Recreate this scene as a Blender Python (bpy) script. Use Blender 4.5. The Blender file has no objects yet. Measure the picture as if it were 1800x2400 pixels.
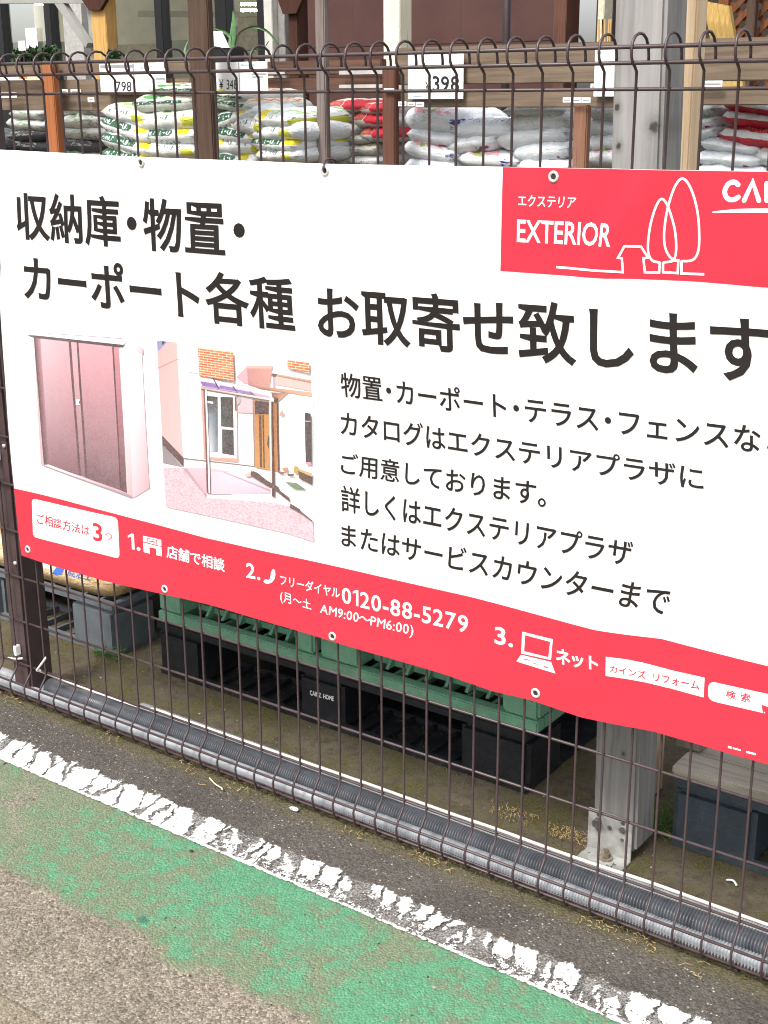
import bpy, bmesh, math, random
from mathutils import Vector, noise, Matrix
random.seed(7)
sc = bpy.context.scene
COL = sc.collection

# ---------------------------------------------------------------- camera, sky, sun, exposure
FPX, PITCH, YAW, ROLL = 3102.29, 0.305097, -0.627166, -0.005899      # focal length in pixels of an 1800 px wide frame
CAM = Vector((1.45769, -1.79332, 1.35459))
FW = Vector((math.sin(YAW)*math.cos(PITCH), math.cos(YAW)*math.cos(PITCH), -math.sin(PITCH)))
_r = Vector((math.cos(YAW), -math.sin(YAW), 0)); _u = _r.cross(FW)
RT = _r*math.cos(ROLL) + _u*math.sin(ROLL); UP = -_r*math.sin(ROLL) + _u*math.cos(ROLL)
cd = bpy.data.cameras.new('camera'); cam = bpy.data.objects.new('camera', cd); COL.objects.link(cam)
cd.sensor_fit = 'HORIZONTAL'; cd.sensor_width = 36; cd.lens = 36*FPX/1800; cd.clip_start = .05; cd.clip_end = 500
cam.matrix_world = Matrix(((RT.x, UP.x, -FW.x, CAM.x), (RT.y, UP.y, -FW.y, CAM.y), (RT.z, UP.z, -FW.z, CAM.z), (0, 0, 0, 1)))
sc.camera = cam
SUN_EL, SUN_AZ = math.radians(54), math.radians(186)      # compass style: 180 = from -y (behind the camera), more = from the left
world = bpy.data.worlds.new("World"); sc.world = world; world.use_nodes = True
wn = world.node_tree; bg = wn.nodes['Background']
sky = wn.nodes.new('ShaderNodeTexSky'); sky.sky_type = 'NISHITA'; sky.sun_disc = False
sky.sun_elevation = SUN_EL; sky.sun_rotation = SUN_AZ; sky.air_density = 1.0; sky.dust_density = 4.0; sky.ozone_density = 1.0
hs_ = wn.nodes.new('ShaderNodeHueSaturation'); hs_.inputs['Saturation'].default_value = .28      # thin high cloud
wn.links.new(sky.outputs[0], hs_.inputs['Color']); wn.links.new(hs_.outputs[0], bg.inputs[0]); bg.inputs[1].default_value = 0.15
sd = bpy.data.lights.new('sun', 'SUN'); sd.energy = 1.7; sd.angle = math.radians(12); sd.color = (1, .965, .91)
sun = bpy.data.objects.new('sun', sd); COL.objects.link(sun)
sdir = Vector((math.sin(SUN_AZ)*math.cos(SUN_EL), math.cos(SUN_AZ)*math.cos(SUN_EL), math.sin(SUN_EL)))
sun.rotation_euler = sdir.to_track_quat('Z', 'Y').to_euler(); sun.location = sdir*20
sc.view_settings.view_transform = 'Standard'; sc.view_settings.look = 'None'; sc.view_settings.gamma = 1
sc.view_settings.exposure = 1.0
sc.render.engine = 'CYCLES'; sc.cycles.filter_width = 1.05

# ---------------------------------------------------------------- helpers
def ray(px, py):
    return FW + RT*((px-900)/FPX) - UP*((py-1200)/FPX)
def at(px, py, Y):
    d = ray(px, py); return CAM + d*((Y-CAM.y)/d.y)
def atz(px, py, Z):
    d = ray(px, py); return CAM + d*((Z-CAM.z)/d.z)
def tag(o, label=None, cat=None, group=None, kind=None):
    if label: o['label'] = label
    if cat: o['category'] = cat
    if group: o['group'] = group
    if kind: o['kind'] = kind
    return o
def empty(name, loc, label, cat, group=None):
    o = bpy.data.objects.new(name, None); COL.objects.link(o); o.location = loc; o.empty_display_size = .05
    return tag(o, label, cat, group)
def lin(c):
    c /= 255.0
    return c/12.92 if c <= .04045 else ((c+.055)/1.055)**2.4
def S(r, g, b, k=1.0):
    return (lin(r)*k, lin(g)*k, lin(b)*k, 1)
def wloc(o):
    v = Vector((0, 0, 0))
    while o: v = v + o.location; o = o.parent
    return v
class MB:
    def __init__(s): s.bm = bmesh.new()
    def face(s, pts):
        try: return s.bm.faces.new([s.bm.verts.new(p) for p in pts])
        except ValueError: return None
    def box(s, x0, x1, y0, y1, z0, z1, bev=0, rot=None, piv=None):
        r = bmesh.ops.create_cube(s.bm, size=1); vs = r['verts']
        for v in vs: v.co = Vector(((x0+x1)/2+v.co.x*(x1-x0), (y0+y1)/2+v.co.y*(y1-y0), (z0+z1)/2+v.co.z*(z1-z0)))
        if bev:
            es = list({e for v in vs for e in v.link_edges})
            b = bmesh.ops.bevel(s.bm, geom=es, offset=bev, segments=2, affect='EDGES', clamp_overlap=True)
            vs = list({v for f in b['faces'] for v in f.verts} | {v for v in vs if v.is_valid})
        if rot is not None:
            piv = Vector(piv) if piv else Vector(((x0+x1)/2, (y0+y1)/2, (z0+z1)/2))
            for v in vs: v.co = rot @ (v.co-piv) + piv
        return vs
    def prism(s, pts, d):
        """closed outline pts (3D) extruded along vector d"""
        d = Vector(d); a = [s.bm.verts.new(Vector(p)) for p in pts]; b = [s.bm.verts.new(Vector(p)+d) for p in pts]
        n = len(pts); s.bm.faces.new(a); s.bm.faces.new(b[::-1])
        for i in range(n): s.bm.faces.new((a[i], b[i], b[(i+1) % n], a[(i+1) % n]))
    def tube(s, pts, r, n=8, cap=True, rad=None):
        pts = [Vector(p) for p in pts]; rings = []
        t0 = (pts[1]-pts[0]).normalized(); up = Vector((0, 0, 1)) if abs(t0.z) < .9 else Vector((1, 0, 0))
        nx = t0.cross(up).normalized()
        for i, p in enumerate(pts):
            t = (pts[min(i+1, len(pts)-1)]-pts[max(i-1, 0)]).normalized()
            nx = (nx-t*nx.dot(t)).normalized(); ny = t.cross(nx); rr = rad[i] if rad else r
            rings.append([s.bm.verts.new(p+(nx*math.cos(2*math.pi*k/n)+ny*math.sin(2*math.pi*k/n))*rr) for k in range(n)])
        for a, b in zip(rings, rings[1:]):
            for k in range(n): s.bm.faces.new((a[k], a[(k+1) % n], b[(k+1) % n], b[k]))
        if cap: s.bm.faces.new(rings[0][::-1]); s.bm.faces.new(rings[-1])
    def build(s, name, mat, parent=None, smooth=False, loc=None):
        bmesh.ops.recalc_face_normals(s.bm, faces=s.bm.faces)
        off = wloc(parent) if parent else Vector((0, 0, 0))
        if loc is not None: off = Vector(loc)
        for v in s.bm.verts: v.co -= off
        me = bpy.data.meshes.new(name); s.bm.to_mesh(me); s.bm.free()
        if smooth:
            for p in me.polygons: p.use_smooth = True
        me.materials.append(mat); o = bpy.data.objects.new(name, me); COL.objects.link(o)
        if parent: o.parent = parent
        if loc is not None: o.location = off - (wloc(parent) if parent else Vector((0, 0, 0)))
        return o
def copy_tree(o, parent=None):
    c = o.copy(); COL.objects.link(c); c.parent = parent
    for ch in list(o.children): copy_tree(ch, c)
    return c

# ---------------------------------------------------------------- materials
class NT:
    def __init__(s, name):
        s.m = bpy.data.materials.new(name); s.m.use_nodes = True; s.t = s.m.node_tree; s.b = s.t.nodes['Principled BSDF']
    def n(s, typ, props=None, **inp):
        nd = s.t.nodes.new('ShaderNode'+typ)
        for k, v in (props or {}).items(): setattr(nd, k, v)
        for k, v in inp.items(): s.set(nd, k, v)
        return nd
    def set(s, nd, k, v):
        key = int(k[1:]) if k[0] == '_' and k[1:].isdigit() else k.replace('_', ' ')
        i = nd.inputs[key]
        if isinstance(v, bpy.types.NodeSocket): s.t.links.new(v, i)
        else: i.default_value = v
    def bs(s, **k):
        for a, v in k.items(): s.set(s.b, a, v)
    def math(s, op, a, b=0.0, c=0.0, clamp=False):
        return s.n('Math', {'operation': op, 'use_clamp': clamp}, _0=a, _1=b, _2=c).outputs[0]
    def mix(s, f, a, b, mode='MIX'):
        nd = s.n('Mix', {'data_type': 'RGBA', 'blend_type': mode})
        s.set(nd, '_0', f); s.set(nd, '_6', a); s.set(nd, '_7', b); return nd.outputs[2]
    def co(s, which='Object', scale=(1, 1, 1), rot=(0, 0, 0)):
        tc = s.n('TexCoord'); mp = s.n('Mapping', Scale=scale, Rotation=rot); s.t.links.new(tc.outputs[which], mp.inputs[0]); return mp.outputs[0]
    def noise(s, co, scale, detail=4, rough=.55, dist=0):
        return s.n('TexNoise', Vector=co, Scale=scale, Detail=detail, Roughness=rough, Distortion=dist).outputs[0]
    def ramp(s, f, lo, hi, smooth=True):
        return s.n('MapRange', {'interpolation_type': 'SMOOTHSTEP' if smooth else 'LINEAR'}, Value=f, From_Min=lo, From_Max=hi).outputs[0]
    def xyz(s, v): return s.n('SeparateXYZ', _0=v).outputs
    def bump(s, h, st=.3, dist=.01): s.bs(Normal=s.n('Bump', Strength=st, Distance=dist, Height=h).outputs[0])
MATS = {}
def plain(name, col, rough=.5, metal=0.0, var=.12, scale=30, bump=0.0, spec=.5):
    if name in MATS: return MATS[name]
    t = NT(name); c = t.co(); f = t.noise(c, scale, 5)
    dk = tuple(v*(1-var*1.6) for v in col[:3])+(1,); lt = tuple(min(1, v*(1+var)) for v in col[:3])+(1,)
    t.bs(Base_Color=t.mix(t.ramp(f, .25, .75), dk, lt), Roughness=rough, Metallic=metal, Specular_IOR_Level=spec)
    if bump: t.bump(f, bump, .004)
    MATS[name] = t.m; return t.m
def wood(name, c0, c1, axis='z', rough=.75, knots=0, k=1.0, spots=None):
    if name in MATS: return MATS[name]
    t = NT(name); sc_ = {'z': (1, 1, .06), 'x': (.06, 1, 1), 'y': (1, .06, 1)}[axis]
    c = t.co('Object', sc_); f = t.noise(c, 60*k, 6, .6, .6); g = t.noise(t.co('Object', tuple(v*.4 for v in sc_)), 18*k, 3)
    big = t.noise(t.co(), 3, 3)
    col = t.mix(t.ramp(f, .3, .7), c0, c1); col = t.mix(t.math('MULTIPLY', t.ramp(g, .5, .75), .55), col, tuple(v*.55 for v in c0[:3])+(1,))
    col = t.mix(t.math('MULTIPLY', t.ramp(big, .35, .7), .35), col, tuple(min(1, v*1.25) for v in c1[:3])+(1,))
    crk = t.noise(t.co('Object', tuple(v*.5 if v > .5 else v*.2 for v in sc_)), 140*k, 2, .5, .4)
    col = t.mix(t.math('MULTIPLY', t.ramp(crk, .66, .72), .6), col, tuple(v*.3 for v in c0[:3])+(1,))
    if knots:
        v = t.n('TexVoronoi', Vector=t.co('Object', (9, 9, 5.0)), Scale=1.0).outputs[0]
        km = t.math('SUBTRACT', 1.0, t.ramp(t.math('ADD', v, t.math('MULTIPLY', t.math('SUBTRACT', f, .5), .12)), .05, .16))
        col = t.mix(t.math('MULTIPLY', km, .8), col, (.05, .045, .042, 1))
    for kx, kz, kr in (spots or ()):
        q = t.co('Object'); X_, Y_, Z_ = t.xyz(q); dx = t.math('SUBTRACT', X_, kx); dz = t.math('MULTIPLY', t.math('SUBTRACT', Z_, kz), .8)
        d2 = t.math('SQRT', t.math('ADD', t.math('MULTIPLY', dx, dx), t.math('MULTIPLY', dz, dz))); d2 = t.math('ADD', d2, t.math('MULTIPLY', t.math('SUBTRACT', t.noise(q, 120, 3), .5), kr*.9))
        col = t.mix(t.math('MULTIPLY', t.math('SUBTRACT', 1.0, t.ramp(d2, kr*.2, kr*1.9)), .5), col, tuple(v*.55 for v in c0[:3])+(1,))
        col = t.mix(t.math('MULTIPLY', t.math('SUBTRACT', 1.0, t.ramp(d2, kr*.3, kr*.75)), .85), col, (.03, .027, .025, 1))
    t.bs(Base_Color=col, Roughness=rough, Specular_IOR_Level=.25); t.bump(f, .35, .003); MATS[name] = t.m; return t.m

M_steel_brown = plain('brown_coated_steel', (.058, .036, .038, 1), .42, 0, .15, 40)
M_fence_post = plain('brown_post_coat', (.065, .04, .042, 1), .42, 0, .2, 12)
M_galv = plain('galvanised_steel', (.62, .62, .6, 1), .45, .35, .2, 60, .1)
M_bolt = plain('bolt_steel', (.3, .29, .28, 1), .35, .8, .3, 80)
M_white = plain('white_paper', (.8, .8, .8, 1), .6, 0, .03, 9)
M_black = plain('black_ink', (.012, .012, .013, 1), .5)

def vinyl(name, col, spec=.45, rough=.33):
    t = NT(name); c = t.co(); f = t.noise(c, 6, 3); w = t.noise(t.co('Object', (1, 1, .6), (0, .5, 0)), 14, 3, .5, .5)
    t.bs(Base_Color=t.mix(f, tuple(v*.94 for v in col[:3])+(1,), col), Roughness=t.n('MapRange', Value=f, From_Min=.3, From_Max=.7, To_Min=rough-.06, To_Max=rough+.1).outputs[0], Specular_IOR_Level=spec)
    t.bump(w, .12, .01); return t.m
M_vwhite = vinyl('white_vinyl', (.82, .82, .82, 1)); M_vred = vinyl('red_vinyl', (.58, .031, .056, 1))
M_vink = vinyl('black_print', (.013, .010, .010, 1), .5, .36); M_vredink = vinyl('red_print', (.58, .03, .05, 1)); M_vwink = vinyl('white_print', (.83, .83, .83, 1))
def printed():
    t = NT('printed_photo_ink'); a = t.n('VertexColor', {'layer_name': 'Col'}).outputs[0]
    f = t.noise(t.co(), 260, 4, .7); g = t.noise(t.co(), 40, 3)
    col = t.mix(t.math('MULTIPLY', t.ramp(f, .35, .7), .16), a, (.6, .45, .45, 1)); col = t.mix(t.math('MULTIPLY', g, .08), col, (.9, .8, .8, 1))
    t.bs(Base_Color=col, Roughness=.36, Specular_IOR_Level=.45); return t.m
M_print = printed()
def print_brick():
    t = NT('printed_brick_ink')
    b = t.n('TexBrick', Vector=t.co('Object', (1, 1, 1), (math.radians(90), 0, 0)), Scale=1.0, Color1=S(240, 140, 100, .8), Color2=S(226, 104, 72, .8), Mortar=S(255, 215, 190, .8), Mortar_Size=.0007, Brick_Width=.019, Row_Height=.0046)
    t.bs(Base_Color=b.outputs[0], Roughness=.36); return t.m
M_pbrick = print_brick()
def print_cobble():
    t = NT('printed_cobble_ink'); c = t.co()
    v = t.n('TexVoronoi', Vector=t.co('Object', (1, 1, 1.8)), Scale=190.0).outputs[0]; f = t.noise(c, 160, 4, .7); g = t.ramp(t.xyz(c)[0], .05, .3)
    col = t.mix(g, S(232, 198, 208, .8), S(238, 214, 204, .8)); col = t.mix(t.math('MULTIPLY', t.ramp(t.math('MULTIPLY', v, f), .16, .4), .75), col, S(196, 160, 168, .8))
    col = t.mix(t.math('MULTIPLY', t.ramp(f, .55, .75), .6), col, S(250, 235, 232, .8))
    t.bs(Base_Color=col, Roughness=.36); return t.m
M_pcobble = print_cobble()

# ---------------------------------------------------------------- ground
def asphalt_nodes(t, base, tan, co, specks=1.0):
    f1 = t.noise(co, 420, 3, .7); f2 = t.noise(co, 130, 4, .6); f3 = t.noise(co, 5, 4, .6)
    v = t.n('TexVoronoi', Vector=co, Scale=230.0); vd = v.outputs[0]; vc = v.outputs[1]
    rnd = t.n('SeparateColor', _0=vc).outputs[0]
    col = t.mix(t.ramp(f3, .3, .7), base, tan)
    v2 = t.n('TexVoronoi', Vector=co, Scale=480.0).outputs[1]; r2 = t.n('SeparateColor', _0=v2).outputs[1]
    col = t.mix(t.math('MULTIPLY', t.ramp(f2, .3, .75), .45), col, tuple(min(1, x*1.75) for x in tan[:3])+(1,))
    col = t.mix(t.math('MULTIPLY', t.ramp(f1, .45, .8), .5), col, tuple(x*.3 for x in base[:3])+(1,))
    spk = t.math('MULTIPLY', t.ramp(rnd, .93, .99), t.ramp(t.math('SUBTRACT', .5, vd), .05, .2))
    col = t.mix(t.math('MULTIPLY', spk, .75*specks), col, (.42, .38, .33, 1))
    agg = t.math('ADD', .54, t.math('ADD', t.math('MULTIPLY', rnd, .55), t.math('MULTIPLY', r2, .4)))
    col = t.mix(1.0, col, t.n('CombineColor', _0=agg, _1=agg, _2=agg).outputs[0], 'MULTIPLY')
    h = t.math('ADD', t.math('MULTIPLY', vd, -1.3), t.math('ADD', t.math('MULTIPLY', f2, .35), t.math('MULTIPLY', f1, .8)))
    return col, h, agg, f1, f2, f3, spk
def mat_asphalt():
    t = NT('worn_asphalt'); co = t.co(); x, y, z = t.xyz(co)
    col, h, agg, f1, f2, f3, spk = asphalt_nodes(t, (.052, .047, .042, 1), (.084, .075, .065, 1), co, 1.2)
    # dusty tan wear on the driving side of the painted lane
    ym = t.ramp(t.math('ADD', y, t.math('MULTIPLY', t.math('SUBTRACT', f3, .5), .2)), -.2, -.3)
    tan = t.mix(t.ramp(f2, .3, .7), (.165, .14, .1, 1), (.255, .22, .162, 1)); tan = t.mix(t.math('MULTIPLY', t.ramp(f1, .5, .78), .45), tan, (.06, .048, .038, 1))
    tan = t.mix(t.math('MULTIPLY', spk, .6), tan, (.5, .45, .37, 1)); tan = t.mix(1.0, tan, t.n('CombineColor', _0=agg, _1=agg, _2=agg).outputs[0], 'MULTIPLY')
    col = t.mix(ym, col, tan)
    # pale mossy strip close to the fence
    mo = t.math('MULTIPLY', t.ramp(t.math('ADD', y, t.math('MULTIPLY', t.math('SUBTRACT', f2, .5), .1)), -.055, .0), .7)
    col = t.mix(mo, col, t.mix(f2, (.085, .07, .03, 1), (.15, .125, .065, 1)))
    t.bs(Base_Color=col, Roughness=.88, Specular_IOR_Level=.25); t.bump(h, .55, .004); return t.m
def mat_green():
    t = NT('worn_green_paint'); co = t.co(); x, y, z = t.xyz(co)
    col, h, agg, f1, f2, f3, spk = asphalt_nodes(t, (.135, .118, .092, 1), (.19, .166, .13, 1), co, .4)
    w1 = t.noise(co, 3.3, 5, .62, .6); w2 = t.noise(co, 26, 6, .7, .3); w3 = t.noise(co, 210, 3, .65)
    wear = t.math('ADD', t.math('ADD', t.math('MULTIPLY', w1, 1.1), t.math('MULTIPLY', w2, 1.15)), t.math('MULTIPLY', w3, .8))
    edge = t.ramp(t.math('ADD', y, t.math('MULTIPLY', t.math('SUBTRACT', w1, .5), .12)), -.47, -.535)      # rubbed away towards the driving side
    w4 = t.noise(co, 9, 5, .65, .8); wear = t.math('ADD', wear, t.math('MULTIPLY', t.math('SUBTRACT', w4, .5), .9))
    wear = t.math('SUBTRACT', t.math('ADD', wear, t.math('ADD', .19, t.math('MULTIPLY', t.ramp(x, -.75, .05), .25))), t.math('MULTIPLY', edge, .85))
    g1 = t.mix(w2, (.055, .19, .10, 1), (.095, .30, .165, 1)); faded = t.mix(w3, (.105, .145, .085, 1), (.18, .21, .135, 1))
    m1 = t.ramp(wear, 1.34, 1.72); m2 = t.math('MULTIPLY', t.ramp(wear, 1.83, 2.02), .88)
    c = t.mix(m1, col, faded); c = t.mix(m2, c, g1); c = t.mix(.6, c, t.mix(1.0, c, t.n('CombineColor', _0=agg, _1=agg, _2=agg).outputs[0], 'MULTIPLY'))
    c = t.mix(t.math('MULTIPLY', spk, .35), c, (.4, .38, .32, 1)); c = t.mix(t.math('MULTIPLY', t.ramp(f1, .56, .8), .5), c, (.05, .055, .035, 1))
    sx, sy = atz(338, 2160, 0).xy; dx = t.math('SUBTRACT', x, sx); dy = t.math('MULTIPLY', t.math('SUBTRACT', y, sy), 1.3); dd = t.math('ADD', t.math('SQRT', t.math('ADD', t.math('MULTIPLY', dx, dx), t.math('MULTIPLY', dy, dy))), t.math('MULTIPLY', t.math('SUBTRACT', w2, .5), .02))
    c = t.mix(t.math('MULTIPLY', t.math('SUBTRACT', 1.0, t.ramp(dd, .008, .016)), .8), c, (.02, .13, .085, 1))      # fresher blob of darker paint
    t.bs(Base_Color=c, Roughness=.8, Specular_IOR_Level=.3); t.bump(h, .55, .004); return t.m
def mat_line():
    t = NT('cracked_white_paint'); co = t.co(); x, y, z = t.xyz(co)
    w = t.noise(co, 9, 4, .6, .3); f = t.noise(co, 95, 5, .68); ff = t.noise(co, 300, 3, .6); lo = t.noise(co, 2.6, 2); mid = t.noise(co, 22, 4, .6)
    sk = t.n('CombineXYZ', _0=t.math('ADD', t.math('MULTIPLY', x, 23.0), t.math('ADD', t.math('MULTIPLY', y, 7.0), t.math('MULTIPLY', w, 2.0))), _1=t.math('MULTIPLY', y, 4.2), _2=0.0).outputs[0]
    v = t.n('TexVoronoi', {'feature': 'DISTANCE_TO_EDGE'}, Vector=sk, Scale=1.0).outputs[0]
    worn = t.ramp(t.math('ADD', x, t.math('MULTIPLY', t.math('SUBTRACT', lo, .5), .5)), -.45, .25)          # more is worn off towards the right
    gap = t.math('ADD', .042, t.math('MULTIPLY', worn, .04))
    crack = t.ramp(t.math('SUBTRACT', t.math('ADD', v, t.math('ADD', t.math('MULTIPLY', t.math('SUBTRACT', f, .5), .24), t.math('MULTIPLY', t.math('SUBTRACT', mid, .5), .12))), gap), -.012, .03)
    lowband = t.math('MULTIPLY', t.ramp(t.math('ADD', y, t.math('MULTIPLY', t.math('SUBTRACT', mid, .5), .07)), -.168, -.19), worn)
    thr = t.math('ADD', t.math('ADD', .335, t.math('MULTIPLY', t.ramp(lo, .40, .62), .06)), t.math('ADD', t.math('MULTIPLY', lowband, .125), t.math('MULTIPLY', t.math('SUBTRACT', mid, .5), .12)))
    chips = t.ramp(t.math('SUBTRACT', t.math('ADD', t.math('MULTIPLY', f, .6), t.math('MULTIPLY', ff, .4)), thr), -.02, .025)
    eu = t.math('ADD', y, t.math('ADD', t.math('MULTIPLY', t.math('SUBTRACT', t.noise(co, 30, 4, .6), .5), .05), t.math('MULTIPLY', t.math('SUBTRACT', ff, .5), .02)))
    top = t.math('SUBTRACT', 1.0, t.ramp(eu, -.142, -.136))
    low = t.ramp(t.math('ADD', y, t.math('MULTIPLY', t.math('SUBTRACT', f, .5), .012)), -.2205, -.2175)
    rim = t.math('SUBTRACT', 1.0, t.ramp(y, -.2150, -.2105))          # thicker bead of paint on the lower edge
    m = t.math('MULTIPLY', t.math('MULTIPLY', top, low), t.math('MAXIMUM', t.math('MAXIMUM', t.math('MULTIPLY', crack, chips), t.math('MULTIPLY', t.ramp(t.math('SUBTRACT', ff, t.math('MULTIPLY', mid, .4)), .22, .42), .30)), t.math('MULTIPLY', rim, t.ramp(f, .4, .46))))
    col = t.mix(t.ramp(f, .4, .6), (.60, .59, .55, 1), (.82, .82, .8, 1)); col = t.mix(t.math('MULTIPLY', t.ramp(ff, .62, .75), .5), col, (.35, .31, .26, 1))
    t.bs(Base_Color=col, Roughness=.6, Alpha=m); t.bump(t.math('ADD', f, ff), .4, .003); return t.m
def mat_moss():
    t = NT('mossy_concrete'); co = t.co(); x, y, z = t.xyz(co)
    f1 = t.noise(co, 260, 4, .7); f2 = t.noise(co, 38, 5, .65); f3 = t.noise(co, 6, 4, .6)
    dirt = t.mix(t.ramp(f2, .3, .7), (.085, .068, .048, 1), (.16, .132, .094, 1)); moss = t.mix(t.ramp(f1, .35, .7), (.055, .05, .016, 1), (.165, .142, .055, 1))
    col = t.mix(t.ramp(t.math('ADD', t.math('MULTIPLY', f2, .5), t.math('MULTIPLY', f3, .6)), .48, .66), dirt, moss)
    col = t.mix(t.math('MULTIPLY', t.ramp(f1, .56, .75), .6), col, (.035, .03, .018, 1)); col = t.mix(t.math('MULTIPLY', t.ramp(f1, .4, .26), .3), col, (.27, .24, .18, 1))
    t.bs(Base_Color=col, Roughness=.92, Specular_IOR_Level=.2); t.bump(t.math('ADD', f1, f2), .8, .006); return t.m
def sheet(name, x0, x1, y0, y1, z, mat, label, cat):
    b = MB(); b.face([(x0, y0, z), (x1, y0, z), (x1, y1, z), (x0, y1, z)])
    return tag(b.build(name, mat), label, cat, None, 'structure')
sheet('ground', -90, 90, -90, 90, -.012, plain('far_ground', (.13, .115, .1, 1), .9, 0, .2, 8), 'grey brown ground reaching far beyond the street', 'ground')
sheet('asphalt_pavement', -6, 6, -6, .16, 0, mat_asphalt(), 'speckled grey asphalt between the fence and the painted line', 'pavement')
sheet('green_lane', -6, 6, -.72, -.2165, .003, mat_green(), 'worn green painted lane below the white line', 'lane marking')
sheet('white_line', -6, 6, -.27, -.11, .006, mat_line(), 'cracked white painted line along the asphalt', 'lane marking')
sheet('yard_ground', -12, 8, .085, 12, .003, mat_moss(), 'mossy brown concrete yard behind the fence', 'ground')

# ---------------------------------------------------------------- mesh fence
fence = empty('mesh_fence', (0, 0, 0), 'dark brown welded wire fence with curled top carrying the banner', 'fence')
prof = [(0, 1.384), (-.006, 1.390), (-.014, 1.396), (-.0185, 1.403), (-.0195, 1.413), (-.017, 1.423), (-.009, 1.431), (.003, 1.435), (.016, 1.434), (.027, 1.428), (.034, 1.418), (.0365, 1.407), (.037, 1.394)]
bot = [(.004, .0165), (-.004, .016), (-.012, .0185), (-.019, .026), (-.0245, .040), (-.025, .054), (-.021, .064), (-.012, .0755), (-.004, .085), (0, .093)]
b = MB(); b.tube([(0, y, z) for y, z in bot]+[(0, 0, z) for z in (.3, .6, .9, 1.2)]+[(0, y, z) for y, z in prof], .0022, 8)
w0 = b.build('vertical_wire', M_steel_brown, fence, True)
for i in range(-10, 41):
    o = w0 if i == -10 else w0.copy()
    if i > -10: COL.objects.link(o); o.parent = fence
    o.location = (.05*(i-15), 0, 0)
XA, XB = -1.255, 1.255
hz = [(.0045, z) for z in (.2073-.1093*1, .2073, .3166, .4259, .5352, .6445, .7538, .8631, .9724, 1.0817, 1.191, 1.3605)] + \
     [(-.0150, 1.4165), (.0325, 1.4185), (-.0115, 1.3955), (.0330, 1.3965), (-.0200, .0595), (-.0075, .0215), (.0035, .0205)]
for y, z in hz:
    b = MB(); b.tube([(XA, y, z), (0, y, z), (XB, y, z)], .0029 if z > 1.37 else .0026, 8); b.build('horizontal_wire', M_steel_brown, fence, True)
post = MB(); post.box(-.934, -.873, .012, .082, .0, 1.43, .006); fp = post.build('fence_post', M_fence_post, fence)
c = MB(); c.box(-.937, -.870, .009, .085, 1.43, 1.445, .004); c.build('post_cap', M_black, fp)
for z in (.345, .62, .9):
    s = MB(); s.tube([(-.885, .013, z), (-.885, .0075, z)], .0045, 10); s.build('bolt', M_galv, fp, True)
tie = MB(); tie.box(-.909, -.902, -.005, .012, .585, .603, .001); tie.build('cable_tie', M_white, fp)
tie = MB(); tie.box(-.904, -.895, -.004, .011, .118, .142, .001); tie.build('cable_tie', M_white, fp)

# ---------------------------------------------------------------- banner
def lerp_poly(pl, x):
    if x <= pl[0][0]: a, c_ = pl[0], pl[1]
    elif x >= pl[-1][0]: a, c_ = pl[-2], pl[-1]
    else:
        for a, c_ in zip(pl, pl[1:]):
            if a[0] <= x <= c_[0]: break
    return a[1]+(c_[1]-a[1])*(x-a[0])/(c_[0]-a[0])
def by(x, z):
    y = -.0140-.0022*math.sin(x*9+z*4.2)-.0006*math.sin(x*21-z*7+1)
    y -= .0016*noise.noise(Vector((x*5, z*5, 3)))+.0012*noise.noise(Vector((x*3+z*6, z*2-x*4, 8)))
    hk = max(0, min(1, (z-1.0)/.12)); y -= hk*.0065*math.exp(-((x-.585-(z-1.15)*.62)/.034)**2)+hk*.0055*math.exp(-((x-.80-(z-1.1)*.5)/.034)**2)
    k = max(0, min(1, (.52-z)/.14)); y -= .0045*k*k*(.55+.45*math.sin(x*8.2+.6))
    k = max(0, min(1, (-.72-x)/.1)); y -= .004*k*k
    return y
def pp(px, py):
    """photo pixel -> point of the banner surface (x, z)"""
    Y = -.0135
    for _ in range(4):
        p = at(px, py, Y); Y = by(p.x, p.z)
    return Vector((p.x, p.z))
def on(x, z, layer): return Vector((x, by(x, z)-.0005*layer, z))
TOP = [tuple(pp(*p)) for p in [(2, 351), (331, 368), (762, 384), (1180, 391), (1500, 397), (1800, 402)]]
BOT = [tuple(pp(*p)) for p in [(60, 1305), (100, 1319), (250, 1363), (387, 1394), (500, 1420), (700, 1479), (900, 1539), (1030, 1577), (1150, 1619), (1245, 1641), (1360, 1681), (1440, 1698), (1530, 1714), (1620, 1740), (1800, 1792)]]
BAND = [tuple(pp(*p)) for p in [(40, 1146), (150, 1172), (300, 1212), (480, 1260), (700, 1308), (900, 1353), (1100, 1398), (1280, 1446), (1400, 1478), (1480, 1489), (1550, 1497), (1680, 1531), (1800, 1561)]]
LEFT = [(.375, -.819), (.43, -.824), (.483, -.8265), (.58, -.8275), (.77, -.8225), (.953, -.817), (1.02, -.806), (1.26, -.789)]
XR = 1.24
banner = empty('vinyl_banner', (0, -.012, .38), 'large white and red vinyl banner with Japanese lettering hung on the fence', 'banner')
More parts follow.
